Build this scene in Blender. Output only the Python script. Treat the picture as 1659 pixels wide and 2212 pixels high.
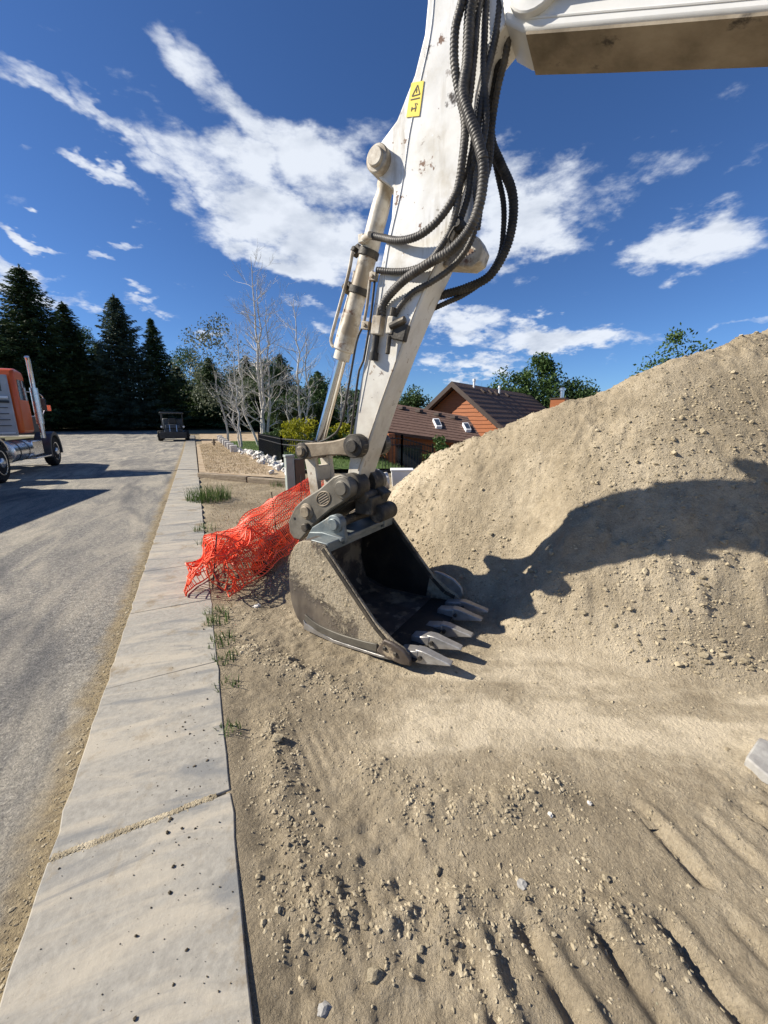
import bpy, bmesh, math, random
import numpy as np
from mathutils import Vector, Matrix

# ------------------------------------------------------------------ scene, camera, sky, sun
for o in list(bpy.data.objects): bpy.data.objects.remove(o, do_unlink=True)
SC = bpy.context.scene
COL = SC.collection
R = math.radians
SC.render.engine = 'CYCLES'
SC.view_settings.view_transform = 'Standard'
SC.view_settings.look = 'None'
SC.view_settings.gamma = 1.0
SC.view_settings.use_curve_mapping = False
SC.view_settings.exposure = 0.82

PF = 825.0                       # focal length in photo pixels (photo seen as 1659 x 2212)
PITCH = math.atan(194 / 825.0)
CAMH = 1.55
cam_d = bpy.data.cameras.new('camera'); cam = bpy.data.objects.new('camera', cam_d); COL.objects.link(cam)
cam_d.sensor_fit = 'VERTICAL'; cam_d.sensor_height = 36.0; cam_d.sensor_width = 27.0
cam_d.lens = 36.0 * PF / 2212.0
cam_d.clip_start = 0.05; cam_d.clip_end = 3000
cam.location = (0, 0, CAMH); cam.rotation_euler = (math.pi / 2 - PITCH, 0, 0)
SC.camera = cam

SUN_EL, SUN_A = 35.0, 2.0        # shadows run to +X, turned SUN_A degrees towards the camera
world = bpy.data.worlds.new('World'); SC.world = world; world.use_nodes = True

class NT:
    """tiny node-tree helper"""
    def __init__(s, tree): s.t = tree; s.n = tree.nodes; s.l = tree.links
    def add(s, typ, **kw):
        n = s.n.new(typ)
        for k, v in kw.items(): setattr(n, k, v)
        return n
    def put(s, sock, v):
        if isinstance(v, bpy.types.NodeSocket): s.l.new(v, sock)
        elif v is not None:
            if sock.type == 'RGBA' and not hasattr(v, '__len__'): v = (v, v, v, 1)
            if sock.type == 'RGBA' and len(v) == 3: v = (*v, 1)
            sock.default_value = v
    def math(s, op, a, b=None, c=None, clamp=False):
        n = s.add('ShaderNodeMath', operation=op, use_clamp=clamp)
        for i, v in enumerate((a, b, c)):
            if v is not None: s.put(n.inputs[i], v)
        return n.outputs[0]
    def vmath(s, op, a, b=None, out=0):
        n = s.add('ShaderNodeVectorMath', operation=op)
        s.put(n.inputs[0], a)
        if b is not None: s.put(n.inputs[3 if op == 'SCALE' else 1], b)
        return n.outputs['Value'] if op in ('LENGTH', 'DOT_PRODUCT', 'DISTANCE') else n.outputs[0]
    def mapr(s, v, a, b, c=0., d=1., smooth=False):
        n = s.add('ShaderNodeMapRange', interpolation_type='SMOOTHSTEP' if smooth else 'LINEAR')
        s.put(n.inputs[0], v)
        for i, q in enumerate((a, b, c, d)): n.inputs[i + 1].default_value = q
        return n.outputs[0]
    def noise(s, vec, scale, detail=4, rough=.55, dist=0., dim='3D', lac=2.):
        n = s.add('ShaderNodeTexNoise', noise_dimensions=dim)
        if vec is not None: s.put(n.inputs['Vector'], vec)
        n.inputs['Scale'].default_value = scale; n.inputs['Detail'].default_value = detail
        n.inputs['Roughness'].default_value = rough; n.inputs['Distortion'].default_value = dist
        n.inputs['Lacunarity'].default_value = lac
        return n.outputs[0]
    def mix(s, f, a, b, blend='MIX'):
        n = s.add('ShaderNodeMix', data_type='RGBA', blend_type=blend)
        s.put(n.inputs[0], f); s.put(n.inputs[6], a); s.put(n.inputs[7], b)
        return n.outputs[2]
    def ramp(s, f, stops):
        n = s.add('ShaderNodeValToRGB'); s.put(n.inputs[0], f)
        e = n.color_ramp.elements
        while len(e) < len(stops): e.new(.5)
        for q, (p, c) in zip(e, stops):
            q.position = p; q.color = (*c, 1) if len(c) == 3 else c
        return n.outputs[0]

def build_sky():
    w = NT(world.node_tree); w.n.clear()
    out = w.add('ShaderNodeOutputWorld'); bg = w.add('ShaderNodeBackground')
    sky = w.add('ShaderNodeTexSky', sky_type='NISHITA')
    sky.sun_disc = False; sky.sun_elevation = R(SUN_EL); sky.sun_rotation = R(270 - SUN_A)
    sky.altitude = 1000; sky.air_density = 1.0; sky.dust_density = .25; sky.ozone_density = 3.0
    tc = w.add('ShaderNodeTexCoord').outputs['Generated']
    sep = w.add('ShaderNodeSeparateXYZ'); w.put(sep.inputs[0], tc)
    X, Y, Z = sep.outputs
    zc = w.math('MAXIMUM', Z, 0.0)
    inv = w.math('DIVIDE', 1.0, w.math('ADD', zc, .34))
    pv = w.add('ShaderNodeCombineXYZ')
    w.put(pv.inputs[0], w.math('MULTIPLY', X, inv)); w.put(pv.inputs[1], w.math('MULTIPLY', Y, inv)); w.put(pv.inputs[2], w.math('MULTIPLY', zc, 2.0))
    P = pv.outputs[0]
    # azimuth / elevation in degrees (0 = +Y, to the right positive)
    az = w.math('MULTIPLY', w.math('ARCTAN2', X, Y), 57.2958)
    el = w.math('MULTIPLY', w.math('ARCSINE', Z), 57.2958)
    ae = w.add('ShaderNodeCombineXYZ'); w.put(ae.inputs[0], az); w.put(ae.inputs[1], el)
    # wander the coordinates so that every bank has torn edges
    wn = w.add('ShaderNodeTexNoise'); w.put(wn.inputs['Vector'], P); wn.inputs['Scale'].default_value = 4.0; wn.inputs['Detail'].default_value = 5; wn.inputs['Roughness'].default_value = .6
    off = w.vmath('SCALE', w.vmath('SUBTRACT', wn.outputs['Color'], (.5, .5, .5)), 12.0)
    AE = w.vmath('ADD', ae.outputs[0], off)
    # cloud banks: (azimuth, elevation, half length, half height, tilt, weight)
    banks = CLOUDS
    tot = None
    for (a, e, rx, ry, tilt, wt) in banks:
        d = w.vmath('SUBTRACT', AE, (a, e, 0))
        rot = w.add('ShaderNodeVectorRotate', rotation_type='Z_AXIS'); w.put(rot.inputs['Vector'], d); rot.inputs['Angle'].default_value = -R(tilt)
        sc = w.vmath('MULTIPLY', rot.outputs[0], (1 / rx, 1 / ry, 0))
        g = w.mapr(w.vmath('LENGTH', sc), 0.25, 1.35, wt, 0., True)
        tot = g if tot is None else w.math('MAXIMUM', tot, g)
    # away from these banks the same broken cloud goes on
    gen = w.mapr(w.noise(P, .9, 3, .5), .50, .72, 0., .62, True)
    away = w.mapr(w.math('ABSOLUTE', w.math('ADD', az, 2.0)), 52, 75, 0, 1, True)
    high = w.mapr(el, 44, 60, 0, 1, True)
    tot = w.math('MAXIMUM', tot, w.math('MULTIPLY', gen, w.math('MAXIMUM', away, high)))
    fine = w.noise(P, 7.5, 9, .62, .12)
    big = w.noise(P, 1.7, 4, .55, .2)
    dens = w.math('ADD', tot, w.math('ADD', w.math('MULTIPLY', w.math('SUBTRACT', fine, .5), 1.75), w.math('MULTIPLY', w.math('SUBTRACT', big, .5), .8)))
    alpha = w.mapr(dens, .26, .92, 0., .93, True)
    # the far sides and bases of thick banks are grey
    Pd = w.vmath('ADD', P, (.05, .06, -.02))
    fine2 = w.noise(Pd, 7.5, 5, .55, .12)
    shade = w.math('ADD', w.mapr(dens, .8, 1.5, .05, .6), w.math('MULTIPLY', w.math('SUBTRACT', fine2, fine), 2.2), clamp=True)
    cc = w.mix(shade, (8.2, 8.7, 9.5), (4.2, 4.8, 5.9))
    tint = w.mix(1.0, sky.outputs[0], (.56, .80, 1.14), 'MULTIPLY')
    col = w.mix(alpha, tint, cc)
    w.put(bg.inputs['Color'], col); bg.inputs['Strength'].default_value = .06
    w.l.new(bg.outputs[0], out.inputs[0])

def ray(x, y):
    v = y - 1106; cp, sp = math.cos(PITCH), math.sin(PITCH)
    return np.array([x - 829.5, PF * cp - v * sp, -(PF * sp + v * cp)])
def G(x, y, z=0.):
    r = ray(x, y); t = (z - CAMH) / r[2]; return Vector((r[0] * t, r[1] * t, z))
def PX(x, y, F):
    """point on the sight line of a photo pixel at forward distance F"""
    r = ray(x, y); t = F / r[1]; return Vector((r[0] * t, F, CAMH + r[2] * t))
def azel(x, y):
    r = ray(x, y); return math.degrees(math.atan2(r[0], r[1])), math.degrees(math.atan2(r[2], math.hypot(r[0], r[1])))
def bank(x, y, lx, ly, tilt, wt):
    a, e = azel(x, y); a2, e2 = azel(x + lx, y); a3, e3 = azel(x, y - ly)
    return (a, e, max(abs(a2 - a), .8) * 1.16, max(abs(e3 - e), .6) * 1.2, tilt, wt * .95)
CLOUDS = [bank(*q) for q in (
    (90, 165, 130, 28, -24, .62), (215, 255, 110, 30, -36, .68), (300, 345, 110, 45, -40, .75),
    (440, 390, 170, 75, -24, .92), (600, 470, 230, 105, -18, 1.0), (690, 380, 140, 90, -15, .85),
    (430, 190, 110, 60, -35, .60), (520, 260, 130, 70, -40, .72), (640, 570, 180, 50, -10, .9), (550, 525, 110, 35, -5, .7),
    (800, 270, 90, 60, 20, .50), (205, 380, 70, 20, -22, .72), (50, 490, 85, 20, -10, .85), (235, 552, 45, 17, 0, .75),
    (270, 512, 50, 12, -10, .6), (30, 590, 90, 40, -8, .9), (75, 303, 20, 10, 0, .55), (130, 640, 90, 20, -10, .55),
    (1130, 480, 150, 110, 10, .95), (1080, 380, 120, 90, -10, .75), (1190, 390, 130, 70, 0, .70), (1290, 430, 90, 70, -10, .66),
    (1490, 530, 190, 78, -4, 1.0), (1180, 740, 180, 36, -4, .92), (1000, 705, 120, 40, 0, .85), (1000, 790, 120, 24, -8, .75), (1620, 720, 90, 14, 6, .6),
    (1430, 330, 160, 70, 5, .50), (1620, 330, 60, 50, 30, .45), (720, 700, 120, 20, -10, .6), (320, 648, 40, 9, -8, .5), (420, 718, 70, 10, -6, .5), (300, 470, 25, 8, 0, .45))]
build_sky()

sun_d = bpy.data.lights.new('sun', 'SUN'); sun = bpy.data.objects.new('sun', sun_d); COL.objects.link(sun)
sun_d.energy = 5.0; sun_d.angle = R(.53); sun_d.color = (1.0, .925, .80)
LDIR = Vector((math.cos(R(SUN_A)) * math.cos(R(SUN_EL)), -math.sin(R(SUN_A)) * math.cos(R(SUN_EL)), -math.sin(R(SUN_EL))))
sun.rotation_euler = LDIR.to_track_quat('-Z', 'Y').to_euler(); sun.location = (-20, 0, 20)

# ------------------------------------------------------------------ helpers
rng = np.random.default_rng(7); random.seed(7)
MATS = {}
def M_(name, stops, scale=8., rough=.7, metal=0., detail=5, bump=0., bscale=None, bdist=.01, stain=None, spec=.5, rvar=0., vec='Object', stretch=None, nrough=.6):
    """procedural material: colour ramp over noise, optional stain = (colour, scale, threshold, softness), bump"""
    m = bpy.data.materials.new(name); m.use_nodes = True; t = NT(m.node_tree)
    b = t.n['Principled BSDF']
    co = t.add('ShaderNodeTexCoord').outputs[vec]
    if stretch: co = t.vmath('MULTIPLY', co, stretch)
    f = t.noise(co, scale, detail, nrough)
    st = [(.3 + .4 * i / max(1, len(stops) - 1), c) for i, c in enumerate(stops)]
    c = t.ramp(f, st)
    if stain:
        for (sc, ss, th, so) in stain:
            k = t.mapr(t.noise(co, ss, 6, .65), th, th + so, 0, 1, True)
            c = t.mix(k, c, sc)
    t.put(b.inputs['Base Color'], c)
    b.inputs['Metallic'].default_value = metal
    b.inputs['Specular IOR Level'].default_value = spec
    if rvar: t.put(b.inputs['Roughness'], t.mapr(t.noise(co, scale * 2.3, 4), .3, .7, rough - rvar, rough + rvar))
    else: b.inputs['Roughness'].default_value = rough
    if bump:
        bn = t.add('ShaderNodeBump'); bn.inputs['Strength'].default_value = bump; bn.inputs['Distance'].default_value = bdist
        t.put(bn.inputs['Height'], t.noise(co, bscale or scale * 4, 6, .65)); t.l.new(bn.outputs[0], b.inputs['Normal'])
    MATS[name] = m; return m

class MB:
    """collects shapes; build() links them as ONE mesh object"""
    def __init__(s): s.v = []; s.f = []; s.sm = []
    def add(s, vs, fs, smooth=False):
        o = len(s.v); s.v += [tuple(q) for q in vs]; s.f += [tuple(i + o for i in q) for q in fs]; s.sm += [smooth] * len(fs); return s
    def box(s, c, d, rot=None):
        c = Vector(c); h = Vector(d) / 2
        vs = [Vector((x * h.x, y * h.y, z * h.z)) for x in (-1, 1) for y in (-1, 1) for z in (-1, 1)]
        if rot is not None: vs = [rot @ q for q in vs]
        return s.add([c + q for q in vs], [(0, 1, 3, 2), (4, 6, 7, 5), (0, 4, 5, 1), (2, 3, 7, 6), (0, 2, 6, 4), (1, 5, 7, 3)])
    def prism(s, prof, y0, y1, axes='xz', smooth=False):
        """polygon prof (2-D) extruded along the third axis from y0 to y1"""
        ar = sum(prof[i][0] * prof[(i + 1) % len(prof)][1] - prof[(i + 1) % len(prof)][0] * prof[i][1] for i in range(len(prof)))
        if ar > 0: prof = prof[::-1]
        n = len(prof)
        def pt(p, y): return (p[0], y, p[1]) if axes == 'xz' else ((y, p[0], p[1]) if axes == 'yz' else (p[0], p[1], y))
        vs = [pt(p, y0) for p in prof] + [pt(p, y1) for p in prof]
        fs = [tuple(range(n))[::-1], tuple(range(n, 2 * n))] + [(i, (i + 1) % n, n + (i + 1) % n, n + i) for i in range(n)]
        return s.add(vs, fs, smooth)
    def tube(s, pts, rad, seg=8, cap=True, smooth=True):
        pts = [Vector(p) for p in pts]; n = len(pts)
        if not hasattr(rad, '__len__'): rad = [rad] * n
        t0 = (pts[1] - pts[0]).normalized(); up = Vector((0, 0, 1)) if abs(t0.z) < .9 else Vector((1, 0, 0))
        a = t0.cross(up).normalized(); vs = []; fs = []
        for i, p in enumerate(pts):
            t = (pts[min(i + 1, n - 1)] - pts[max(i - 1, 0)])
            t = t.normalized() if t.length > 1e-9 else t0
            a = (a - t * a.dot(t)).normalized(); b = t.cross(a)
            for k in range(seg):
                w = 2 * math.pi * k / seg; vs.append(p + (a * math.cos(w) + b * math.sin(w)) * rad[i])
        for i in range(n - 1):
            for k in range(seg):
                k2 = (k + 1) % seg; fs.append((i * seg + k, i * seg + k2, (i + 1) * seg + k2, (i + 1) * seg + k))
        if cap: fs += [tuple(range(seg))[::-1], tuple(range((n - 1) * seg, n * seg))]
        return s.add(vs, fs, smooth)
    def cyl(s, a, b, r, seg=20): return s.tube([a, b], r, seg)
    def lathe(s, a, axis, prof, seg=24):
        """prof: (distance along axis, radius)"""
        a = Vector(a); t = Vector(axis).normalized()
        return s.tube2([a + t * d for d, _ in prof], [r for _, r in prof], t, seg)
    def tube2(s, pts, rad, t, seg):
        up = Vector((0, 0, 1)) if abs(t.z) < .9 else Vector((1, 0, 0)); a = t.cross(up).normalized(); b = t.cross(a)
        vs = []; fs = []; n = len(pts)
        for p, r in zip(pts, rad):
            for k in range(seg):
                w = 2 * math.pi * k / seg; vs.append(p + (a * math.cos(w) + b * math.sin(w)) * r)
        for i in range(n - 1):
            for k in range(seg):
                k2 = (k + 1) % seg; fs.append((i * seg + k, i * seg + k2, (i + 1) * seg + k2, (i + 1) * seg + k))
        fs += [tuple(range(seg))[::-1], tuple(range((n - 1) * seg, n * seg))]
        return s.add(vs, fs, True)
    def build(s, name, mat, parent=None, bevel=0., angle=35, seg=2, wn=True):
        me = bpy.data.meshes.new(name); me.from_pydata(s.v, [], s.f); 
        if mat is not None: me.materials.append(MATS[mat] if isinstance(mat, str) else mat)
        bm = bmesh.new(); bm.from_mesh(me); bmesh.ops.recalc_face_normals(bm, faces=bm.faces); bm.to_mesh(me); bm.free()
        me.polygons.foreach_set('use_smooth', [True] * len(me.polygons)); me.set_sharp_from_angle(angle=R(angle))
        o = bpy.data.objects.new(name, me); COL.objects.link(o)
        if parent is not None: o.parent = parent
        if bevel:
            md = o.modifiers.new('bevel', 'BEVEL'); md.width = bevel; md.segments = seg; md.limit_method = 'ANGLE'; md.angle_limit = R(40)
        return o
def raw(name, V, F, mat, parent=None, smooth=True, attr=None):
    """big numpy mesh; V (n,3), F (m,k)"""
    me = bpy.data.meshes.new(name); V = np.asarray(V, np.float32); F = np.asarray(F, np.int32)
    k = F.shape[1]; me.vertices.add(len(V)); me.vertices.foreach_set('co', V.ravel())
    me.loops.add(F.size); me.loops.foreach_set('vertex_index', F.ravel())
    me.polygons.add(len(F)); me.polygons.foreach_set('loop_start', np.arange(0, F.size, k, dtype=np.int32))
    me.polygons.foreach_set('use_smooth', np.full(len(F), smooth))
    me.update(calc_edges=True); me.validate()
    if attr is not None:
        for an, av in attr.items():
            at = me.attributes.new(an, 'FLOAT', 'POINT'); at.data.foreach_set('value', np.asarray(av, np.float32).ravel())
    me.materials.append(MATS[mat])
    o = bpy.data.objects.new(name, me); COL.objects.link(o)
    if parent is not None: o.parent = parent
    return o
def tag(o, label=None, cat=None, group=None, kind=None):
    if label: o['label'] = label
    if cat: o['category'] = cat
    if group: o['group'] = group
    if kind: o['kind'] = kind
    return o
def empty(name, loc=(0, 0, 0), rz=0.):
    o = bpy.data.objects.new(name, None); COL.objects.link(o); o.location = loc; o.rotation_euler = (0, 0, rz); o.empty_display_size = .1; return o
def inst(src, parent=None, loc=None, rot=None, scale=None):
    c = src.copy(); COL.objects.link(c); c.parent = parent
    if loc is not None: c.location = loc
    if rot is not None: c.rotation_euler = rot
    if scale is not None: c.scale = scale
    return c
def smooth_path(pts, step=.03):
    """Catmull-Rom through the points, even steps"""
    P = [Vector(p) for p in pts]; P = [P[0] * 2 - P[1]] + P + [P[-1] * 2 - P[-2]]; out = []
    for i in range(1, len(P) - 2):
        L = (P[i + 1] - P[i]).length; n = max(2, int(L / step))
        for k in range(n):
            t = k / n; a, b, c, d = P[i - 1], P[i], P[i + 1], P[i + 2]
            out.append(.5 * ((2 * b) + (c - a) * t + (2 * a - 5 * b + 4 * c - d) * t * t + (3 * b - a - 3 * c + d) * t ** 3))
    out.append(P[-2]); return out

_LAT = {}
def vnoise(x, y, seed=0):
    if seed not in _LAT: _LAT[seed] = np.random.default_rng(1000 + seed).random((256, 256))
    T = _LAT[seed]; xi = np.floor(x).astype(int); yi = np.floor(y).astype(int); fx = x - xi; fy = y - yi
    fx = fx * fx * fx * (fx * (fx * 6 - 15) + 10); fy = fy * fy * fy * (fy * (fy * 6 - 15) + 10)
    a = T[xi & 255, yi & 255]; b = T[(xi + 1) & 255, yi & 255]; c = T[xi & 255, (yi + 1) & 255]; d = T[(xi + 1) & 255, (yi + 1) & 255]
    return (a * (1 - fx) + b * fx) * (1 - fy) + (c * (1 - fx) + d * fx) * fy
def fbm(x, y, f, oct=4, seed=0, gain=.5):
    s = 0; a = 1; t = 0
    for i in range(oct):
        s = s + a * (vnoise(x * f + 17.3 * i, y * f - 9.1 * i, seed + i) - .5); t += a; a *= gain; f *= 2.03
    return s / t * 2
def sstep(a, b, x):
    t = np.clip((x - a) / (b - a), 0, 1); return t * t * (3 - 2 * t)

# ------------------------------------------------------------------ materials
def dirt_material(name, dark, mid, pale, graves=1.0):
    m = bpy.data.materials.new(name); m.use_nodes = True; t = NT(m.node_tree); b = t.n['Principled BSDF']
    g = t.add('ShaderNodeNewGeometry').outputs['Position']
    at = t.add('ShaderNodeAttribute', attribute_name='tint').outputs['Fac']
    n1 = t.noise(g, 1.3, 6, .6, .4); n2 = t.noise(g, 14, 6, .65); n3 = t.noise(g, 90, 4, .7); 
    f = t.math('ADD', t.math('MULTIPLY', n1, .45), t.math('MULTIPLY', n2, .35))
    f = t.math('ADD', f, t.math('MULTIPLY', n3, .3)); f = t.math('ADD', f, t.math('MULTIPLY', at, .45))
    c = t.ramp(f, [(.36, dark), (.56, mid), (.84, pale)])
    vo = t.add('ShaderNodeTexVoronoi', feature='F1'); t.put(vo.inputs['Vector'], g); vo.inputs['Scale'].default_value = 55
    peb = t.mapr(vo.outputs['Distance'], .12, .2, 1, 0)
    pk = t.math('MULTIPLY', peb, t.mapr(t.noise(g, 9, 3), .5, .62, 0, .7))
    vc = t.mix(t.math('MULTIPLY', pk, graves), c, t.mix(.6, vo.outputs['Color'], (.40, .36, .30)))
    vc = t.mix(t.math('MULTIPLY', pk, .5 * graves), c, t.mix(.75, vc, (.46, .42, .35)))
    t.put(b.inputs['Base Color'], vc); b.inputs['Roughness'].default_value = .95; b.inputs['Specular IOR Level'].default_value = .12
    bn = t.add('ShaderNodeBump'); bn.inputs['Strength'].default_value = 1.0; bn.inputs['Distance'].default_value = .02
    h = t.math('ADD', t.math('ADD', t.math('MULTIPLY', t.noise(g, 60, 6, .75), .8), t.math('MULTIPLY', t.noise(g, 24, 4, .7), .7)), t.math('MULTIPLY', pk, .25))
    t.put(bn.inputs['Height'], h); t.l.new(bn.outputs[0], b.inputs['Normal'])
    MATS[name] = m
dirt_material('dirt', (.160, .131, .090), (.318, .264, .184), (.585, .50, .365))
M_('clod', [(.20, .166, .112), (.35, .296, .203), (.52, .45, .325)], 9, .95, spec=.1, bump=.6, bscale=60, vec='Object')
M_('mud_crumb', [(.045, .036, .024), (.085, .068, .046), (.15, .122, .085)], 20, .95, spec=.1)
M_('stone_grey', [(.22, .21, .2), (.4, .39, .36)], 14, .85, bump=.3, spec=.3)
M_('pale_rock', [(.50, .46, .40), (.66, .63, .58), (.74, .72, .68)], 5, .85, bump=.5, spec=.2)

def road_material():
    m = bpy.data.materials.new('asphalt'); m.use_nodes = True; t = NT(m.node_tree); b = t.n['Principled BSDF']
    g = t.add('ShaderNodeNewGeometry').outputs['Position']
    rot = t.add('ShaderNodeVectorRotate', rotation_type='Z_AXIS'); t.put(rot.inputs['Vector'], g); rot.inputs['Angle'].default_value = R(-26)
    st = t.vmath('MULTIPLY', rot.outputs[0], (1.0, .28, 1))          # scuffed dust drags along the street
    base = t.ramp(t.math('ADD', t.math('MULTIPLY', t.noise(g, 75, 4, .8), .6), t.math('MULTIPLY', t.noise(g, 22, 4, .7), .4)), [(.38, (.066, .064, .060)), (.50, (.18, .172, .158)), (.62, (.42, .395, .345))])
    d1 = t.mapr(t.noise(st, 1.9, 7, .68, 1.2), .38, .62, 0, .9, True)
    d2 = t.mapr(t.noise(g, .55, 4, .6), .35, .6, .25, 1)
    c = t.mix(t.math('MULTIPLY', d1, d2), base, (.41, .37, .295))
    bl = t.mapr(t.noise(st, 1.2, 5, .6, .8), .50, .68, 0, .8, True)
    c = t.mix(bl, c, (.10, .10, .102))
    wd = t.mapr(t.noise(st, 4.5, 6, .7, 1.5), .62, .74, 0, .6, True)
    c = t.mix(wd, c, (.52, .47, .38))
    gr = t.math('ADD', t.math('MULTIPLY', t.noise(g, 48, 5, .85), .65), t.math('MULTIPLY', t.noise(g, 130, 3, .8), .35))
    c = t.mix(1.0, c, t.ramp(gr, [(.36, (.42, .42, .43)), (.5, (.95, .95, .95)), (.64, (1.55, 1.53, 1.48))]), 'MULTIPLY')
    # dirt washed against the concrete
    q = t.vmath('DOT_PRODUCT', g, (.9, .4377, 0))
    ed = t.mapr(t.math('ADD', q, t.math('MULTIPLY', t.math('SUBTRACT', t.noise(g, 6, 4), .5), .22)), -.80, -.66, 0, .9, True)
    c = t.mix(ed, c, t.ramp(t.noise(g, 30, 4), [(.35, (.17, .13, .075)), (.65, (.33, .26, .15))]))
    t.put(b.inputs['Base Color'], c); b.inputs['Roughness'].default_value = .9; b.inputs['Specular IOR Level'].default_value = .2
    bn = t.add('ShaderNodeBump'); bn.inputs['Strength'].default_value = .9; bn.inputs['Distance'].default_value = .012
    t.put(bn.inputs['Height'], t.noise(g, 80, 4, .75)); t.l.new(bn.outputs[0], b.inputs['Normal']); MATS['asphalt'] = m
road_material()
def concrete_material():
    m = bpy.data.materials.new('concrete'); m.use_nodes = True; t = NT(m.node_tree); b = t.n['Principled BSDF']
    g = t.add('ShaderNodeNewGeometry').outputs['Position']
    rot = t.add('ShaderNodeVectorRotate', rotation_type='Z_AXIS'); t.put(rot.inputs['Vector'], g); rot.inputs['Angle'].default_value = R(-18)
    st = t.vmath('MULTIPLY', rot.outputs[0], (.9, 3.2, 1))           # wheel smears across the walk
    c = t.ramp(t.noise(g, 40, 6, .6), [(.3, (.25, .235, .205)), (.7, (.345, .325, .283))])
    d = t.mapr(t.noise(st, 1.6, 7, .65, 1.0), .45, .66, 0, .8, True)
    c = t.mix(d, c, (.42, .375, .30))
    gr = t.mapr(t.noise(st, 1.7, 6, .6, .8), .33, .47, .75, 0, True)
    c = t.mix(gr, c, (.165, .17, .172))
    br = t.mapr(t.noise(g, 3.1, 7, .7), .54, .68, 0, .8, True)
    c = t.mix(br, c, (.21, .165, .105))
    sp = t.mapr(t.noise(g, 70, 3, .5), .70, .76, 0, .8); c = t.mix(sp, c, (.10, .085, .06))
    t.put(b.inputs['Base Color'], c); b.inputs['Roughness'].default_value = .9; b.inputs['Specular IOR Level'].default_value = .25
    bn = t.add('ShaderNodeBump'); bn.inputs['Strength'].default_value = .35; bn.inputs['Distance'].default_value = .006
    br_ = t.vmath('MULTIPLY', rot.outputs[0], (3, 130, 1)); t.put(bn.inputs['Height'], t.math('ADD', t.noise(g, 45, 7, .7), t.math('MULTIPLY', t.noise(br_, 1.0, 2, .5), .35))); t.l.new(bn.outputs[0], b.inputs['Normal']); MATS['concrete'] = m
concrete_material()
RUST = (.16, .085, .045); GRIME = (.055, .045, .035); DUST = (.36, .29, .20)
M_('white_paint', [(.60, .60, .58), (.68, .68, .665), (.74, .74, .73)], 3, .38, rvar=.1, stain=[((.48, .43, .34), 2.4, .58, .25), (RUST, 16, .74, .05), (GRIME, 7, .73, .06)], bump=.06, bscale=25)
M_('cream_paint', [(.44, .40, .33), (.56, .52, .44), (.64, .61, .53)], 4, .5, rvar=.1, stain=[((.27, .215, .145), 4, .43, .2), (RUST, 11, .60, .08), (GRIME, 5, .57, .1)], bump=.12, bscale=40)
M_('boom_paint', [(.66, .655, .62), (.76, .75, .72)], 3, .42, stain=[((.42, .36, .27), 3, .6, .2), (RUST, 18, .74, .05)], bump=.06, bscale=25)
M_('grime_steel', [(.018, .016, .014), (.045, .039, .031), (.10, .083, .06)], 7, .62, metal=.25, stain=[(DUST, 5, .56, .2)], bump=.3, bscale=50, rvar=.12)
M_('linkage_steel', [(.105, .080, .052), (.175, .137, .092), (.28, .232, .165)], 6, .6, metal=.15, stain=[(GRIME, 5, .58, .16), ((.46, .41, .32), 9, .66, .12)], bump=.25, bscale=45)
M_('coupler_steel', [(.085, .076, .060), (.135, .122, .098), (.20, .18, .145)], 7, .55, metal=.25, stain=[((.27, .23, .165), 4, .60, .2)], bump=.2, bscale=50)
M_('ear_steel', [(.09, .115, .125), (.145, .17, .175), (.21, .225, .22)], 5, .5, metal=.3, stain=[((.40, .37, .30), 4, .6, .15)], bump=.15, bscale=40)
M_('bucket_steel', [(.055, .045, .038), (.10, .08, .066), (.17, .14, .115)], 5, .48, metal=.35, bump=.25, bscale=45, rvar=.12,
   stain=[((.36, .285, .19), 2.3, .50, .10), ((.45, .37, .26), 5.5, .56, .10), ((.20, .10, .05), 9, .68, .08)])
M_('bucket_inside_shade', [(.010, .009, .008), (.022, .019, .015), (.05, .04, .028)], 5, .6, metal=.25, bump=.3, bscale=40, stain=[((.22, .17, .11), 4, .62, .12)])  # darker copy of the bucket steel: interior shadow painted into the colour
M_('worn_steel', [(.22, .21, .195), (.34, .325, .305), (.46, .445, .42)], 10, .40, metal=.6, bump=.2, bscale=60, stain=[((.44, .37, .27), 7, .56, .15), ((.22, .19, .15), 16, .66, .1)])
M_('chrome', [(.55, .55, .55), (.72, .72, .72)], 6, .16, metal=1.0, stain=[((.35, .30, .22), 5, .64, .2)], rvar=.06)
M_('rubber', [(.018, .017, .016), (.035, .033, .03), (.075, .068, .058)], 14, .6, spec=.3, bump=.15, bscale=60)
M_('hose_wrap', [(.03, .028, .026), (.06, .055, .05), (.12, .11, .095)], 10, .5, spec=.4)
M_('black_paint', [(.008, .008, .009), (.016, .016, .018)], 6, .4)
M_('decal_yellow', [(.80, .60, .05), (.86, .68, .10)], 8, .45)
M_('decal_black', [(.02, .018, .01), (.05, .04, .02)], 20, .5)
M_('glass', [(.02, .025, .03), (.05, .06, .07)], 2, .06, spec=.8)
M_('orange_net', [(.78, .06, .018), (.90, .10, .03), (.90, .16, .07)], 6, .5, spec=.4)
M_('truck_orange', [(.56, .085, .012), (.66, .11, .018)], 2, .3, stain=[((.35, .12, .06), 2, .66, .1)])
M_('truck_grey', [(.30, .31, .33), (.40, .41, .43)], 4, .45, metal=.2)
M_('aluminium', [(.55, .56, .58), (.70, .71, .73)], 6, .25, metal=.9, rvar=.08)
M_('dark_metal', [(.02, .02, .022), (.05, .05, .052)], 6, .5, metal=.3)
M_('tyre', [(.012, .012, .012), (.03, .028, .026)], 14, .85, spec=.2, bump=.3, bscale=60)
M_('white_trim', [(.70, .71, .72), (.80, .81, .82)], 6, .4)
M_('machine_blue_grey', [(.035, .042, .05), (.07, .08, .09)], 5, .5, metal=.2)
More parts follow.
